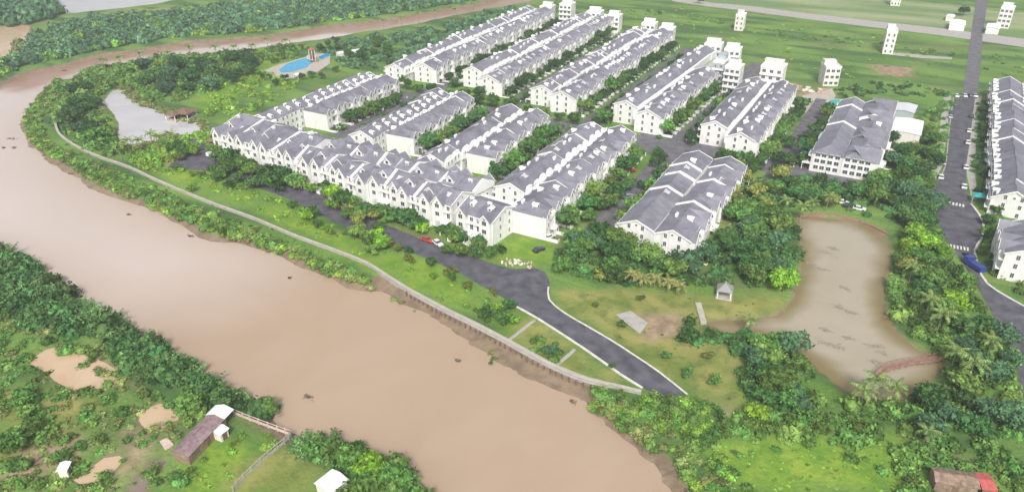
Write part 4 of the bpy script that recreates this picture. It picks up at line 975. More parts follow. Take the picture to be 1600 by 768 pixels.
LBB = [(455,655),(475,650),(520,668),(560,682),(590,692),(640,724),(665,744),(700,770),(760,845),(560,850),(540,768),(560,745),(520,720),(480,700)]
mass('nipa_palms', [(455,650),(480,642),(545,668),(530,700),(500,715),(465,695)], .14, 3.5, 5.5, 'nipa_leaf', 'clump of tall nipa palms right of the fence corner', 'palm thicket', NIPA, 1.1, 17, minz=-1.65)
mass('mangrove_bushes', LBB, .08, 2.0, 4.0, 'bush_mid', 'rounded riverside bushes at the bottom edge left of the river', 'bushes', BUSH, 1.0, 18)
mass('nipa_palms', LBB, .03, 3.0, 4.8, 'nipa_leaf', 'nipa palms mixed in the riverside bushes at the bottom edge', 'palm thicket', NIPA, 1.0, 19)
# strip between the river wall and the river
ST = [(81,178),(86,192),(93,210),(118,229),(152,246),(190,259),(237,281),(305,310),(399,345),(458,370),(526,396),(573,415),(610,440),(600,452),(560,443),(520,428),(453,397),(380,375),(315,357),(237,321),(169,293),(135,275),(102,252),(68,236),(48,217),(40,194),(45,172),(68,143),(90,123),(100,130),(80,160)]
mass('riverside_scrub', ST, .10, 1.2, 2.2, 'bush_mid', 'green scrub between the river wall and the water', 'bushes', BUSH, .85, 21, minz=-1.5, cap=1600)
mass('riverside_scrub', ST, .06, 1.0, 2.0, 'bush_bright', 'bright green scrub between the river wall and the water', 'bushes', BUSH, .8, 28, minz=-1.3)
mass('riverside_scrub', ST, .05, 1.0, 2.0, 'bush_olive', 'olive scrub between the river wall and the water', 'bushes', BUSH, .8, 22, minz=-1.5)
mass('wall_foot_plants', [(86,192),(118,229),(190,259),(305,310),(399,345),(526,396),(573,415),(560,425),(450,380),(380,350),(290,315),(180,268),(110,238)], .10, .4, .9, 'bush_mid', 'low plants along the foot of the river wall', 'plants', BUSH_S, .7, 29)
mass('mud_plants', [(600,452),(640,480),(700,525),(770,572),(810,585),(800,560),(740,520),(680,480),(620,445)], .02, .5, 1.3, 'bush_olive', 'low dark plants on the mud at the foot of the wall', 'plants', BUSH_S, .6, 23, minz=-1.6)
# left peninsula
PEN = [(95,195),(90,165),(100,140),(140,112),(180,104),(260,92),(380,82),(470,72),(480,80),(430,100),(380,110),(340,140),(300,155),(240,160),(205,135),(160,140),(145,165),(170,200),(180,225),(200,235),(180,250),(130,230)]
mass('garden_thicket', PEN, .040, 2.2, 4.2, 'bush_mid', 'dark green thicket around the garden pond', 'bushes', BUSH, .95, 24, cap=1500)
mass('pond_edge_plants', [(150,165),(172,135),(200,132),(222,158),(270,172),(300,184),(325,192),(325,208),(290,216),(245,214),(232,232),(200,234),(172,215),(182,190)], .16, .5, 1.4, 'bush_olive', 'overgrown plants round the edge of the garden pond', 'plants', BUSH_S, .8, 30, minz=-.45)
mass('garden_thicket', [(190,240),(240,232),(320,205),(335,215),(290,240),(260,262),(240,272)], .05, 1.5, 3.2, 'bush_bright', 'bright shrubs below the garden pond', 'bushes', BUSH, .9, 25)
mass('garden_thicket', [(340,140),(400,105),(430,120),(470,130),(440,150),(380,180),(335,195),(320,170)], .025, 1.3, 2.8, 'bush_bright', 'garden shrubs on the lawn left of the terraces', 'bushes', BUSH, .8, 26)
mass('garden_thicket', [(500,80),(560,60),(640,52),(760,22),(830,6),(800,18),(640,92),(600,110),(540,108),(520,92)], .03, 1.6, 3.2, 'far_leaf', 'trees and shrubs between the pool and the leftmost far row', 'bushes', BUSH_S, 1.0, 27)
# far bank
FB = [(0,118),(53,100),(110,88),(157,77),(233,66),(300,56),(400,50),(500,36),(606,22),(684,10),(762,-4),(830,-20),(700,-25),(560,-6),(470,4),(330,14),(260,22),(200,30),(130,32),(60,55),(40,85),(-90,130),(-90,150)]
mass('far_bank_woods', FB, .012, 2.5, 5.0, 'bush_bright', 'lighter green clumps in the far bank woods', 'woods', BUSH_F, .9, 35, cap=1200)
mass('far_bank_woods', FB, .038, 3.0, 5.4, 'far_leaf', 'blue-green woods on the far river bank', 'woods', BUSH_F, 1.05, 31, cap=3400)
mass('far_bank_scrub', [(140,26),(330,5),(620,-10),(700,-14),(560,4),(330,20),(200,32)], .012, 1.5, 3.5, 'bush_olive', 'pale scrub on the flats beyond the far bank woods', 'bushes', BUSH_S, .7, 32, cap=900)
mass('far_left_woods', [(-60,-40),(60,-30),(85,2),(86,24),(60,36),(10,38),(-60,50)], .022, 5, 9, 'far_leaf', 'dark blue-green wood in the top left corner', 'woods', BUSH_F, 1.2, 33, cap=1200)
mass('far_left_woods', [(5,52),(25,48),(34,66),(28,78),(8,72)], .02, 3, 5, 'bush_olive', 'low scrub on the islet in the creek', 'bushes', BUSH_F, .8, 34)
# grass of verge between wall and road
VG = [(395,328),(455,318),(500,342),(600,390),(700,438),(790,482),(800,520),(740,495),(640,448),(573,404),(458,360)]
mass('verge_shrubs', VG, .008, .5, 1.3, 'bush_mid', 'small shrubs dotted on the bright verge', 'bushes', BUSH, .9, 41)
mass('verge_weeds', [(130,222),(240,262),(400,325),(458,355),(455,318),(400,298),(330,272),(262,262),(210,240)], .03, .8, 2.0, 'bush_bright', 'bright weeds between river wall and riverside road', 'bushes', BUSH, .8, 42)
mass('meadow_weeds', [(1120,690),(1400,690),(1440,768),(1500,830),(1150,830)], .22, .25, .65, 'bush_bright', 'lush bright green meadow plants at the bottom', 'plants', BUSH_S, .5, 43, cap=2400)
RB = [(900,612),(940,606),(1000,612),(1075,620),(1150,640),(1180,660),(1120,690),(1150,768),(1210,840),(1150,850),(1085,775),(1035,712),(1000,690),(965,662),(930,636)]
mass('bank_scrub', RB, .05, .8, 1.9, 'bush_bright', 'bright green sprigs where the road ends', 'bushes', BUSH, .8, 57)
mass('bank_scrub', RB, .10, 1.0, 2.2, 'bush_mid', 'green bank scrub where the road ends', 'bushes', BUSH, .8, 44, cap=1500)
mass('bank_scrub', [(900,620),(935,636),(970,662),(1005,692),(1040,715),(1090,776),(1160,850),(1200,850),(1140,768),(1080,700),(1010,650),(960,618)], .10, .9, 2.0, 'bush_olive', 'olive scrub on the right bank at the bottom', 'bushes', BUSH, .7, 45, minz=-1.5)
mass('hedge', [(1110,690),(1180,672),(1300,690),(1400,712),(1440,742),(1430,768),(1380,740),(1290,712),(1190,700),(1160,740),(1180,800),(1140,790)], .05, .8, 1.8, 'bush_mid', 'rough shrubs creeping into the meadow edge', 'bushes', BUSH, .8, 58)
mass('hedge', [(1400,712),(1452,716),(1500,722),(1560,732),(1600,730),(1640,790),(1560,800),(1558,738),(1500,728),(1452,722),(1446,760),(1500,800),(1400,800)], .12, 1.2, 2.4, 'bush_mid', 'shrubs crowding round the rusty shack', 'bushes', BUSH, 1.0, 59)
mass('hedge', [(1150,648),(1300,655),(1480,690),(1600,705),(1700,720),(1700,760),(1600,768),(1440,740),(1400,710),(1300,690),(1150,680)], .085, 1.3, 2.9, 'bush_mid', 'ragged hedge between the lake woods and the meadow', 'bushes', BUSH, 1.0, 46)
LE = [(1395,375),(1470,390),(1500,420),(1530,470),(1560,515),(1585,570),(1590,640),(1600,700),(1480,690),(1300,655),(1240,640),(1290,600),(1330,618),(1370,632),(1430,625),(1480,590),(1480,560),(1440,540),(1405,500),(1392,470)]
mass('lakeside_thicket', LE, .045, 1.5, 3.2, 'bush_mid', 'green thicket on the right shore of the lake', 'bushes', BUSH, .95, 47, cap=1300)
LW = [(862,400),(900,375),(960,360),(985,380),(1060,395),(1100,370),(1130,330),(1130,300),(1170,285),(1240,275),(1350,290),(1450,320),(1460,340),(1390,350),(1330,330),(1250,330),(1245,360),(1245,400),(1235,440),(1130,450),(1000,450),(870,442)]
mass('lakeside_thicket', LW, .035, 1.5, 3.2, 'bush_dark', 'dark undergrowth in the wood left of the lake', 'bushes', BUSH, .95, 48, cap=1300)
mass('inlet_bushes', [(1045,510),(1075,500),(1110,520),(1160,520),(1230,530),(1270,570),(1240,640),(1170,650),(1160,560),(1110,540),(1060,535)], .07, 1.4, 3.0, 'bush_dark', 'bushes below the lake inlet', 'bushes', BUSH, 1, 49)
mass('verge_bush', [(830,535),(865,525),(890,550),(870,570),(840,558)], .09, .9, 1.9, 'bush_mid', 'bushes in the triangle between road and wall', 'bushes', BUSH, .9, 50)
# fields: boundary hedges, ditch plants
mass('field_hedge', [(1300,140),(1370,128),(1480,140),(1484,152),(1420,150),(1370,145),(1320,155)], .03, 1.2, 2.6, 'bush_dark', 'dark hedge line at the edge of the fields', 'bushes', BUSH_S, .9, 51)
mass('field_weeds', [(900,12),(1060,10),(1260,40),(1490,70),(1495,140),(1300,120),(1230,115),(1060,62),(960,30)], .006, .7, 1.8, 'bush_bright', 'weeds scattered over the green fields', 'plants', BUSH_S, .5, 52, cap=900)
mass('field_weeds', [(1540,80),(1700,100),(1700,140),(1540,120)], .01, .7, 2.0, 'bush_mid', 'weeds scattered right of the field road', 'plants', BUSH_S, .5, 53, cap=300)
mass('roadside_shrubs', [(1400,215),(1468,160),(1484,160),(1472,250),(1452,300),(1400,300),(1370,260)], .05, 1.2, 2.6, 'bush_mid', 'garden shrubs left of the estate road', 'bushes', BUSH, .9, 54)
mass('roadside_shrubs', [(1526,160),(1552,160),(1545,300),(1526,310),(1520,262)], .06, .9, 2.0, 'bush_dark', 'front garden shrubs right of the estate road', 'bushes', BUSH, .9, 55)
mass('roadside_shrubs', [(1530,330),(1560,330),(1572,400),(1600,440),(1600,470),(1560,440),(1540,420),(1530,395),(1540,370)], .08, 1.0, 2.3, 'bush_mid', 'shrubs inside the road bend at the right edge', 'bushes', BUSH, .9, 56)
# front gardens beside the terraces, in place coordinates
def mass_w(name, rect, dens, smin, smax, mt, label, seed, zs=.9, variants=None):
    x0, x1, y0, y1 = rect; pl = [(x0,y0),(x1,y0),(x1,y1),(x0,y1)]; n_ = int((x1-x0)*(y1-y0)*dens)
    pts = scatter(pl, n_, seed, world=True); r = np.random.default_rng(seed); o = merged(name, variants or BUSH_S, pts, r.uniform(smin, smax, len(pts)), mt, label, 'bushes', zs, 0, seed); TOT['n'] += len(o.data.polygons)
for i, (rc_, lb) in enumerate([((-229.5,-226,330,490),'right of leftmost far row'),((-219,-214,325,490),'left of second far row'),((-187,-183,315,470),'right of second far row'),((-176,-168,318,470),'left of third far row'),
    ((-141,-136,305,460),'right of third far row'),((-123,-121,310,440),'left of fourth far row'),((-95,-91,305,392),'right of fourth far row'),((-79,-77,300,385),'left of the double row below tall white house'),((-51,-47,290,384),'right of the double row below tall white house'),
    ((-229,-225,240,292),'right of the row beside the pool lawn'),((-205,-203,235,290),'left of the row behind middle of front row'),((-178,-174,240,290),'right of the row behind middle of front row'),((-137,-133,232,288),'right of the row behind centre of front row'),((-124,-122,205,285),'left of the blank walled row'),((-97,-92,196,284),'right of the blank walled row')]):
    mass_w('front_garden_shrubs', rc_, .10, .8, 1.8, 'bush_dark', 'small garden shrubs '+lb, 70+i)

# individual trees
def tmesh(v, f, mt, tint=False): return mesh_np('crown', v, f, [mt])
LEAFS = ['leaf_dark', 'leaf_mid', 'leaf_bright', 'leaf_olive', 'leaf_blue']
CM = {}
def crown_mesh(kind, i, mt):
    k = (kind, i, mt)
    if k not in CM:
        v, f = {'b': CROWNS, 's': CROWNS_S, 't': CROWNS_TALL}[kind][i]; CM[k] = mesh_np('crown', v, f, [mt])
    return CM[k]
def trunk_mesh():
    out = []
    for s in range(3):
        r = random.Random(s); m_ = MB(); m_.tube((0,0,-.2),(.02,.01,.45),.055,.04,6)
        for i in range(4):
            a = i*1.57+r.uniform(-.4,.4); m_.tube((.02,.01,.42),(math.cos(a)*.38,math.sin(a)*.38,.72+r.uniform(-.05,.1)),.032,.012,5)
        out.append(m_.mesh('trunk', 'bark'))
    return out
TRUNK = trunk_mesh()
rt = random.Random(99)
def tree(x, y, R, label, grp, mt='leaf_dark', kind='b', hfac=1.0, name='tree'):
    root = bpy.data.objects.new(name, None); C.objects.link(root); root.location = (x, y, ground_z(x, y)); root.rotation_euler[2] = rt.uniform(0, 6.28)
    hh = R*hfac; i = rt.randrange({'b': 6, 's': 5, 't': 3}[kind])
    link('trunk', TRUNK[rt.randrange(3)], root, sc=(R, R, hh*1.1))
    link('crown', crown_mesh(kind, i, mt), root, (0, 0, hh*.38), 0, (R, R*rt.uniform(.88,1.08), hh*rt.uniform(.9,1.15)))
    return tag(root, label, 'tree', grp)
def treeline(x0, y0, x1, y1, n_, R0, R1, desc, mts=('leaf_dark','leaf_mid'), kind='s', jit=1.0, adj='green'):
    for i in range(n_):
        t = (i+.5)/n_; x, y = x0+(x1-x0)*t+rt.uniform(-jit,jit), y0+(y1-y0)*t+rt.uniform(-jit,jit); R = rt.uniform(R0, R1)*1.22; mt = rt.choice(mts)
        c_ = {'leaf_dark': 'dark green', 'leaf_mid': 'mid green', 'leaf_bright': 'bright green', 'leaf_olive': 'olive', 'leaf_blue': 'blue-green'}[mt]
        tree(x, y, R, f"{c_} street tree, {ordn(i)} from the near end {desc}", 'street trees '+desc, mt, kind, rt.uniform(.9,1.25))
def at2(px, py): return P(px, py)
# between the columns
treeline(-225, 330, -232, 485, 17, 2.6, 4.0, 'right of leftmost far row')
treeline(-216, 318, -222, 440, 10, 2.6, 3.8, 'left of second far row')
treeline(-182, 322, -188, 480, 17, 2.6, 4.0, 'right of second far row')
treeline(-170, 318, -173, 462, 12, 2.6, 4.0, 'left of third far row')
treeline(-137, 312, -139, 462, 20, 2.8, 4.6, 'right of third far row')
treeline(-124, 306, -122, 432, 14, 2.8, 4.2, 'left of fourth far row')
treeline(-91, 306, -90, 384, 12, 3.2, 4.8, 'right of fourth far row')
treeline(-80, 298, -79, 380, 10, 2.6, 4.0, 'left of row under tall white house')
treeline(-47, 292, -46, 380, 12, 2.8, 4.2, 'right of row under tall white house')
treeline(-33, 300, -32, 375, 9, 2.8, 4.0, 'left of shed-side villa block')
treeline(-226, 250, -227, 292, 8, 2.8, 4.2, 'right of pool lawn row')
treeline(-210, 240, -211, 288, 6, 2.6, 3.8, 'left of middle inner row')
treeline(-174, 238, -176, 290, 8, 3.0, 4.6, 'right of middle inner row')
treeline(-166, 236, -167, 285, 5, 2.6, 3.8, 'left of centre inner row')
treeline(-133, 226, -136, 288, 9, 3.0, 4.8, 'right of centre inner row')
treeline(-122, 210, -124, 285, 8, 2.6, 4.0, 'left of blank-walled row')
treeline(-93, 200, -93, 278, 10, 2.8, 4.6, 'right of blank-walled row', ('leaf_dark','leaf_mid','leaf_mid'))
treeline(-76, 212, -77, 270, 6, 2.6, 3.6, 'left of broad villa block')
treeline(-250, 308, -120, 303, 14, 2.4, 4.0, 'along the cross street')
treeline(-66, 291, -45, 288, 4, 2.4, 4.0, 'beside the paved yard')
treeline(-120, 296, -104, 294, 2, 2.0, 3.0, 'above the blank-walled row')
# in front of the front row
treeline(-250, 190, -132, 178, 20, 2.4, 3.9, 'before the river-facing front row', ('leaf_dark','leaf_mid','leaf_dark','leaf_bright'), jit=1.6)
for i, (px, py, R, mt) in enumerate([(352,262,3.4,'leaf_mid'),(385,275,3.2,'leaf_bright'),(410,285,2.8,'leaf_dark'),(300,300,2.2,'leaf_bright'),(440,292,2.6,'leaf_mid'),(520,330,3.0,'leaf_bright'),(548,345,3.2,'leaf_mid'),(560,372,3.6,'leaf_mid'),(585,345,3.0,'leaf_olive'),(592,362,2.6,'leaf_mid'),
     (608,386,2.2,'leaf_olive'),(640,398,1.9,'leaf_dark'),(674,412,1.8,'leaf_mid'),(708,428,1.7,'leaf_olive'),(678,436,1.5,'leaf_bright'),(772,462,1.6,'leaf_olive'),(790,505,3.0,'leaf_mid'),(775,490,2.4,'leaf_bright'),(700,398,2.4,'leaf_mid'),(720,402,3.2,'leaf_mid'),(745,405,3.0,'leaf_dark'),(770,404,2.6,'leaf_mid'),(785,398,2.2,'leaf_dark')]):
    x, y = P(px, py); nm = {'leaf_dark': 'dark green', 'leaf_mid': 'mid green', 'leaf_bright': 'bright green', 'leaf_olive': 'olive'}[mt]
    tree(x, y, R, f"{nm} roundish tree by the riverside road, {ordn(i)} from the left", 'trees along the riverside road', mt, 's', rt.uniform(.9,1.2))
def wood(px, n_, R0, R1, label, grp, mts, kind='b', seed=0, hf=(.85,1.2)):
    pts = scatter(px, n_*6, seed, minz=-.5); chosen = []
    for p in pts:
        if len(chosen) >= n_: break
        if all((p[0]-q[0])**2+(p[1]-q[1])**2 > (R0*1.0)**2 for q in chosen): chosen.append(p)
    def ppx(p): 
        X, Y = p[0]*ca+p[1]*sa, -p[0]*sa+p[1]*ca
        return X/(Y*cp+CAM_H*sp)
    chosen.sort(key=ppx)
    for i_, p in enumerate(chosen):
        mt = rt.choice(mts); c_ = {'leaf_dark': 'dark green', 'leaf_mid': 'mid green', 'leaf_bright': 'bright green', 'leaf_olive': 'olive', 'leaf_blue': 'blue-green'}[mt]
        tree(float(p[0]), float(p[1]), rt.uniform(R0, R1), f"{c_} broad tree, {ordn(i_)} from left {label}", grp, mt, kind, rt.uniform(*hf))
MIXD = ['leaf_dark','leaf_dark','leaf_mid','leaf_blue']
wood([(862,425),(880,385),(930,370),(985,385),(1000,400),(1000,440),(930,448),(870,445)], 17, 3.4, 5.2, 'in the wood right of the road junction', 'wood right of the road junction', MIXD+['leaf_mid'], 'b', 61)
wood([(1000,395),(1060,400),(1110,365),(1150,340),(1230,345),(1240,400),(1225,440),(1130,448),(1010,440)], 26, 3.6, 5.8, 'in the wood left of the lake', 'wood left of the lake', MIXD, 'b', 62)
wood([(1110,300),(1130,275),(1240,275),(1300,285),(1300,325),(1240,335),(1150,325)], 16, 3.2, 5.0, 'at the lake top', 'wood at the lake top', ['leaf_mid','leaf_mid','leaf_olive','leaf_dark'], 'b', 63)
wood([(1340,290),(1400,265),(1450,300),(1465,345),(1440,365),(1395,350),(1340,325)], 16, 3.4, 5.4, 'at the upper right corner of the lake', 'wood at the upper right lake corner', MIXD, 'b', 64)
wood([(1400,372),(1465,375),(1500,425),(1530,475),(1500,500),(1430,520),(1405,470)], 20, 2.8, 4.6, 'on the right shore of the lake', 'wood on the right lake shore', ['leaf_mid','leaf_mid','leaf_olive','leaf_dark','leaf_bright'], 'b', 65)
wood([(1490,520),(1550,510),(1585,580),(1595,650),(1540,690),(1440,680),(1420,640),(1480,610)], 18, 2.8, 4.6, 'below the footbridge at right', 'wood below the footbridge', ['leaf_mid','leaf_dark','leaf_blue','leaf_mid'], 'b', 66)
wood([(1170,545),(1225,540),(1275,590),(1270,640),(1200,650),(1165,600)], 12, 3.0, 4.8, 'in the clump at the lake foot', 'clump at the lake foot', ['leaf_dark','leaf_mid','leaf_blue','leaf_mid'], 'b', 67)
wood([(100,190),(110,150),(150,130),(150,180),(165,215),(150,230)], 14, 3.6, 5.4, 'left of the garden pond', 'wood left of the garden pond', MIXD, 'b', 68)
wood([(230,150),(220,110),(330,95),(400,92),(390,120),(330,150),(270,158)], 26, 4.0, 6.0, 'behind the garden pond', 'wood behind the garden pond', ['leaf_dark','leaf_dark','leaf_blue'], 'b', 69)
wood([(1380,215),(1440,220),(1465,200),(1470,250),(1450,295),(1390,290),(1375,255)], 16, 2.8, 4.4, 'between villa block and estate road', 'trees beside the estate road', ['leaf_dark','leaf_mid','leaf_mid'], 'b', 70)
wood([(1530,160),(1552,165),(1548,320),(1526,315)], 20, 2.0, 3.0, 'between estate road and right-edge row', 'front garden trees at the right', ['leaf_dark','leaf_mid'], 's', 71)
wood([(1537,330),(1560,325),(1570,390),(1578,440),(1550,430),(1538,395)], 12, 2.0, 3.0, 'inside the bend at the right edge', 'trees inside the bend', ['leaf_mid','leaf_dark'], 's', 72)
wood([(600,95),(620,118),(660,128),(650,110)], 5, 3.2, 4.4, 'beside the leftmost far row', 'trees left of the leftmost far row', ['leaf_dark','leaf_mid'], 'b', 73)
wood([(520,90),(600,68),(610,95),(570,105),(530,108)], 8, 3.0, 4.4, 'between the pool and the far terraces', 'trees between pool and terraces', ['leaf_mid','leaf_dark'], 'b', 74)
wood([(0,640),(60,620),(60,700),(0,720)], 4, 2.4, 3.6, 'on the fish farm at the left edge', 'trees on the fish farm', ['leaf_mid','leaf_dark'], 'b', 75)
wood([(520,690),(600,700),(660,755),(620,768),(560,740)], 8, 2.8, 4.2, 'on the near river bank at bottom', 'trees on the near river bank', ['leaf_mid','leaf_bright','leaf_mid'], 'b', 76)
for px, py, R, mt, lb, kind in [(1222,455,5.0,'leaf_bright','bright lime green round tree beside the lake, left shore','b'),(1424,375,4.4,'leaf_bright','bright lime green tree at the top right of the lake','b'),
    (1440,385,3.8,'leaf_bright','lower lime green tree just below the other lime one','b'),(1245,640,3.6,'leaf_blue','blue-grey green tree at the foot of the lake','b'),(938,440,2.6,'leaf_olive','small yellow-green tree at the lawn edge near the road','s'),
    (962,432,2.8,'leaf_olive','yellow-green tree right of the small yellow one','s'),(1504,25,5.0,'leaf_dark','dark lone tree beside the straight road at the top','b'),(1092,6,4.0,'leaf_dark','lone dark tree at the top edge beside the field path','b'),
    (1160,180,3.4,'leaf_mid','mid green garden tree behind the near gable','s'),(1108,222,3.8,'leaf_mid','yellowish round tree before the near gable end left of the pond road','s'),(748,152,4.2,'leaf_dark','very round dark tree at the near end of second far row','b'),
    (1075,535,3.4,'leaf_dark','dark bushy tree below the jetty','b'),(1075,590,2.2,'leaf_dark','small dark tree on the olive lawn by the road end','s'),(860,555,2.4,'leaf_blue','blue-green bush tree in the triangle by the wall','s'),
    (420,640,3.2,'leaf_mid','round bright bush tree by the upper end of rusty shed','s'),(300,640,3.6,'leaf_mid','round green tree left of the rusty shed','b'),(1580,668,4.6,'leaf_blue','large blue-green tree at the right edge below the road','b'),
    (1180,655,3.0,'leaf_bright','fresh green tree above the hedge at the lawn foot','b')]:
    x, y = P(px, py); tree(x, y, R, lb, None, mt, kind, 1.0)

wood([(340,262),(345,246),(430,272),(520,303),(600,335),(600,350),(520,325),(440,306),(360,300),(330,285)], 27, 2.6, 4.0, 'before the front row', 'trees between front row and road', ['leaf_dark','leaf_mid','leaf_mid'], 's', 80)
wood([(525,335),(560,325),(610,350),(612,385),(590,405),(550,385)], 9, 2.6, 3.8, 'in the clump over the riverside road', 'clump over the riverside road', ['leaf_mid','leaf_bright','leaf_mid','leaf_olive'], 's', 81)
wood([(600,352),(700,378),(745,392),(800,404),(790,388),(720,372),(640,345)], 13, 2.4, 3.6, 'below the right part of front row', 'trees below the right part of front row', ['leaf_dark','leaf_mid','leaf_mid'], 's', 82)
wood([(610,386),(650,404),(712,430),(750,452),(740,462),(700,440),(630,408)], 7, 1.5, 2.3, 'on the road edge of the verge', 'small trees on the road edge', ['leaf_mid','leaf_olive'], 's', 89)
wood([(450,318),(500,338),(530,358),(520,372),(470,345)], 6, 2.0, 3.2, 'on the verge left part', 'trees on the left part of verge', ['leaf_mid','leaf_bright'], 's', 90)
wood([(480,78),(520,66),(540,76),(510,88)], 5, 3.0, 4.0, 'behind the blue pool', 'trees behind the blue pool', ['leaf_dark','leaf_mid'], 's', 91)
wood([(404,120),(440,128),(500,118),(520,108),(530,116),(480,134),(420,136)], 8, 2.0, 3.0, 'in front of the blue pool', 'trees in front of the pool', ['leaf_dark','leaf_mid'], 's', 92)
wood([(760,470),(795,482),(805,510),(780,515),(755,495)], 6, 2.0, 3.0, 'at the narrow end of the verge', 'trees at the end of the verge', ['leaf_mid','leaf_dark','leaf_bright'], 's', 83)
wood([(330,235),(345,250),(350,290),(310,300),(280,270),(250,250),(240,240)], 11, 2.0, 3.2, 'left of the front row', 'trees left of the front row', ['leaf_mid','leaf_bright','leaf_olive'], 's', 84)
wood([(890,330),(940,300),(990,250),(1005,262),(960,320),(930,360)], 12, 2.8, 4.2, 'right of the blank white wall', 'trees right of the blank wall', ['leaf_dark','leaf_mid'], 's', 85)
wood([(1020,260),(1035,230),(1060,250),(1000,330),(975,345)], 7, 2.4, 3.6, 'on the left of the broad villa block', 'trees left of the villa block', ['leaf_dark','leaf_mid'], 's', 86)
wood([(1120,225),(1150,240),(1240,255),(1260,262),(1200,275),(1130,265)], 12, 2.6, 3.8, 'on the pond road', 'trees on the pond road', ['leaf_dark','leaf_mid','leaf_mid'], 's', 87)
wood([(1215,190),(1240,160),(1262,180),(1255,235),(1235,245)], 8, 2.2, 3.2, 'on the street by the teal canopy', 'trees by the teal canopy street', ['leaf_dark','leaf_mid'], 's', 88)

for i, (px, py, R_, mt, lb) in enumerate([(1000,470,1.6,'leaf_mid','small shrub tree on the olive lawn, nearest the yellowish palms'),(972,512,1.7,'leaf_mid','small shrub tree at the near corner of the grey slab'),(1040,560,2.0,'leaf_mid','round shrub tree on the lawn between road and dark clump'),(1115,600,2.2,'leaf_mid','rounded shrub tree on the lower lawn right of road end'),
    (1105,560,1.8,'leaf_olive','olive shrub tree in the middle of the lower lawn'),(930,480,1.2,'leaf_olive','tiny olive shrub tree beside the road kerb bend'),(955,575,1.1,'leaf_mid','tiny green shrub tree in the tip of the wall triangle')]):
    x, y = P(px, py); tree(x, y, R_, lb, None, mt, 's', .9)
mass('verge_shrubs', VG, .02, .5, 1.3, 'bush_bright', 'bright low plants dotted on the verge', 'plants', BUSH, .8, 60)
mass('lawn_weeds', lawn_px[0], .05, .2, .55, 'bush_olive', 'low weeds across the olive lawn by the road', 'plants', BUSH_S, .6, 62)
mass('field_hedge', [(900,14),(1060,20),(1240,50),(1400,70),(1490,84),(1490,92),(1400,80),(1240,60),(1060,28)], .012, 1.0, 2.2, 'bush_mid', 'patchy scrub line across the green fields', 'bushes', BUSH_S, .8, 63)

# palms
FR = {}
def palm_parts(mt):
    if mt not in FR:
        FR[mt] = []
        for k, (dr_, up) in enumerate([(.9,.7),(.75,1.0),(1.1,.45)]):
            v, f = frond(1.0, 8, dr_, .2, up); FR[mt].append(mesh_np('frond', v, f, [mt]))
    return FR[mt]
TR = []
for s in range(2):
    m_ = MB(); p = Vector((0,0,-.2))
    for i in range(4):
        q = Vector((.02*(i+1)**2*(.6 if s else .25)*.2, 0, (i+1)/4)); m_.tube(p, q, .032-.004*i, .028-.004*i, 6); p = q
    TR.append(m_.mesh('trunk', 'palm_bark'))
def palm(x, y, h, L, label, grp, mt='palm_leaf', n_=13):
    root = bpy.data.objects.new('palm_tree', None); C.objects.link(root); root.location = (x, y, ground_z(x, y)); root.rotation_euler[2] = rt.uniform(0, 6.28)
    k = rt.randrange(2); link('trunk', TR[k], root, sc=(h*.8 if h > 4 else 4, h*.8 if h > 4 else 4, h)); fr = palm_parts(mt)
    sx_ = (.02*16*(.6 if k else .25)*.2)*(h*.8 if h > 4 else 4)
    for i in range(n_):
        o = link('frond', fr[i % 3], root, (sx_, 0, h-.1), i*2*PI/n_*1.0+rt.uniform(-.2,.2), L*rt.uniform(.85,1.1))
    return tag(root, label, 'palm tree', grp)
pl = [(985,445,4,3.4,'palm_leaf_yellow'),(1003,452,4,3.6,'palm_leaf_yellow'),(1022,450,3.5,3.2,'palm_leaf_yellow'),(1042,458,4,3.4,'palm_leaf_yellow'),(1060,462,3.5,3.0,'palm_leaf_yellow')]
for i, (px, py, h, L, mt) in enumerate(pl):
    x, y = P(px, py); palm(x, y, h, L, f'low yellowish palm, {ordn(i)} from left in the line on the lawn edge', 'yellowish palms on the lawn edge', mt)
for px, py, h, L, lb in [(1360,628,7,4.2,'tall palm left of the footbridge at the lake foot'),(1392,632,5.5,3.8,'shorter palm between the tall lake-foot palm and footbridge'),(1342,640,6,3.8,'leaning palm at the lake foot, leftmost of three'),
    (1463,520,6.5,4.4,'large pale palm on the right lake shore above the footbridge'),(1445,495,6,4,'palm up the shore from the large pale one'),(1510,600,7,4.4,'tall palm right of the footbridge end'),(1485,575,6,3.8,'palm just right of the footbridge landing'),
    (1250,345,7,4.0,'pale tall palm at the upper left corner of the lake'),(1170,520,5,3.2,'small palm on the inlet shore'),(1440,700,5,3.4,'bright low palm in the hedge at bottom right'),(1420,440,5.5,3.6,'palm among trees on the upper right shore'),(1540,560,6,3.8,'palm close to the bend on its left side')]:
    x, y = P(px, py); palm(x, y, h, L, lb, None)
for i, (px, py) in enumerate([(190,250),(205,245),(222,240),(240,232),(250,240),(270,232)]):
    x, y = P(px, py); palm(x, y, rt.uniform(6,8), 3.6, f'dark palm on the near shore of garden pond, {ordn(i)} from left', 'palms on the near pond shore')
for i, (px, py) in enumerate([(165,112),(190,108),(222,102),(265,98),(300,96),(340,95),(368,90),(396,86),(420,84),(448,80)]):
    x, y = P(px, py); palm(x, y, rt.uniform(6,9), 4.0, f'palm along the upper river shore, {ordn(i)} from left', 'palms on the upper river shore')
for i, (px, py) in enumerate([(600,47),(628,43),(655,38),(680,34),(712,28),(740,22)]):
    x, y = P(px, py); palm(x, y, rt.uniform(6,8), 3.6, f'palm beside the river above the pool, {ordn(i)} from left', 'palms beside the river above pool')
for i, (px, py) in enumerate([(1225,330),(1268,330),(1290,330),(1205,345)]):
    x, y = P(px, py); palm(x, y, rt.uniform(4,6), 3.4, f'palm on the top shore of the lake, {ordn(i)} from left to right', 'palms on the top lake shore')

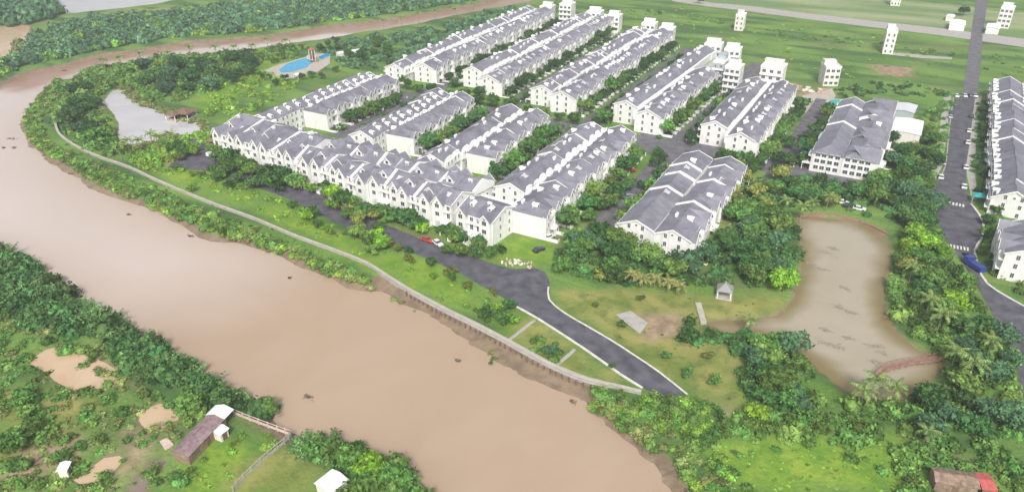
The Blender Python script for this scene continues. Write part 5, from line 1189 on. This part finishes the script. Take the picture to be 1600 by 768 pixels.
# floating plants on the river
for i, (px, py, s, lb) in enumerate([(18,217,2.6,'largest dark clump floating in the left bend'),(6,231,1.2,'small clump floating at the left frame edge'),(22,231,1.5,'small clump floating below the largest one'),
    (40,203,1.0,'tiny clump floating near the inner shore of the bend'),(114,272,1.8,'dark clump floating just off the wooded bank'),(70,243,1.6,'clump caught at the bank of the bend'),(201,335,1.1,'tiny clump floating alone in mid river'),
    (298,369,1.3,'dark stick-like clump near the inner bank'),(480,619,1.3,'dark floating clump close to the lower bank'),(715,563,1.0,'tiny dark float near the muddy foot of wall'),(453,434,.8,'tiny dark float off the scrub bank'),(100,111,1.8,'dark float in the far reach of the river'),(896,628,.9,'broken stake standing in water near road end')]):
    r = np.random.default_rng(500+i); n_ = 26; pts = np.stack([r.normal(0, .5, n_)*s, r.normal(0, .22, n_)*s, r.uniform(0, .18, n_)], 1); v, f = leaves(pts, np.tile([0,0,1.], (n_,1)), .45, r, .5)
    x, y = P(px, py, -1.6); o = link('floating_plants', mesh_np('floating_plants', v, f, ['weed_float']), None, (x, y, -1.58), rt.uniform(-.4,.4)); tag(o, lb, 'floating plants', 'floating plants on the river')
def join_roots(roots, name, label, cat):
    bpy.context.view_layer.update(); mats = []; V_, L_, S_, T_, MI = [], [], [], [], []; vo = lo = 0; kill = []; MC = {}
    def walk(o, mw):
        nonlocal vo, lo
        mw = mw @ o.matrix_basis
        if o.data:
            me = o.data
            if me.name not in MC:
                v = np.empty(len(me.vertices)*3, np.float32); me.vertices.foreach_get('co', v); l = np.empty(len(me.loops), np.int32); me.loops.foreach_get('vertex_index', l)
                t = np.empty(len(me.polygons), np.int32); me.polygons.foreach_get('loop_total', t); mi = np.empty(len(me.polygons), np.int32); me.polygons.foreach_get('material_index', mi)
                mm = []
                for m_ in me.materials:
                    if m_ not in mats: mats.append(m_)
                    mm.append(mats.index(m_))
                MC[me.name] = (v.reshape(-1, 3), l, t, np.array(mm)[mi])
            v, l, t, mi = MC[me.name]; A = np.array(mw, np.float32)
            V_.append(v@A[:3,:3].T+A[:3,3]); L_.append(l+vo); T_.append(t); MI.append(mi); vo += len(v)
        kill.append(o)
        for c in o.children: walk(c, mw)
    for r_ in roots: walk(r_, Matrix())
    V2, L2, T2, M2 = map(np.concatenate, (V_, L_, T_, MI)); me = bpy.data.meshes.new(name)
    me.vertices.add(len(V2)); me.vertices.foreach_set('co', V2.ravel()); me.loops.add(len(L2)); me.loops.foreach_set('vertex_index', L2.astype(np.int32))
    me.polygons.add(len(T2)); me.polygons.foreach_set('loop_start', (np.cumsum(T2)-T2).astype(np.int32)); me.polygons.foreach_set('loop_total', T2.astype(np.int32)); 
    for m_ in mats: me.materials.append(m_)
    me.polygons.foreach_set('material_index', M2.astype(np.int32)); me.update(calc_edges=True); me.shade_flat()
    bpy.data.batch_remove(kill); stuff(link(name, me), label, cat)
def rank(prefix, keep, size):
    l = [o for o in C.objects if o.parent is None and o.name.split('.')[0] == prefix]
    l.sort(key=lambda o: -size(o)/o.location.length); return l[keep:]
CACHE.clear()
far_h = rank('townhouse', 300, lambda o: 1)
if far_h: join_roots(far_h, 'distant_townhouses', 'far ends of the white grey-roofed townhouse rows, furthest from the river road', 'houses')
far_t = rank('tree', 300, lambda o: o.children[0].scale[0])
if far_t: join_roots(far_t, 'distant_trees', 'smallest and furthest green trees between and behind the terraces', 'trees')
for i, (px, py, s) in enumerate([(1290,395,2.2),(1302,388,1.6),(1285,420,1.5),(1268,412,1.2),(1320,450,1.3),(1312,480,1.6),(1328,487,1.6),(1290,515,1.3),(1288,535,1.8),(1308,541,1.9),(1325,528,1.5),(1366,540,2.2),(1378,551,1.6),(1368,565,1.6)]):
    r = np.random.default_rng(600+i); n_ = 40; pts = np.stack([r.normal(0, .6, n_)*s, r.normal(0, .3, n_)*s, r.uniform(0, .04, n_)], 1); v, f = leaves(pts, np.tile([0,0,1.], (n_,1)), .38, r, .08)
    x, y = P(px, py, -.75); o = link('floating_weed', mesh_np('floating_weed', v, f, ['lake_weed']), None, (x, y, -.72), rt.uniform(-.4,.4)); tag(o, f'dim weed patch afloat on the brown lake, {ordn(i)} counted from the top', 'floating plants', 'weed patches on the lake')
print('STUFF TRIS', TOT['n'], 'ALL', sum(len(m_.polygons) for m_ in bpy.data.meshes), 'objects', len(bpy.data.objects))

# ------------------------------------------------------------------ haze: the damp air over the whole place
HAZE = 0.00034
if HAZE:
    hz = MB().box(-1100, 450, -120, 1300, -12, 121).mesh('haze', 'white_trim'); hz.materials.clear()
    hm = bpy.data.materials.new('haze_air'); hm.use_nodes = True; n = hm.node_tree; n.nodes.remove(n.nodes['Principled BSDF'])
    pv = n.nodes.new('ShaderNodeVolumePrincipled'); pv.inputs['Density'].default_value = HAZE; pv.inputs['Color'].default_value = (.93, .96, 1, 1); pv.inputs['Anisotropy'].default_value = .2
    n.links.new(pv.outputs[0], n.nodes['Material Output'].inputs['Volume']); hz.materials.append(hm)
    o = link('haze', hz); o['kind'] = 'stuff'; o['label'] = 'pale damp haze over the whole river landscape'; o['category'] = 'haze'
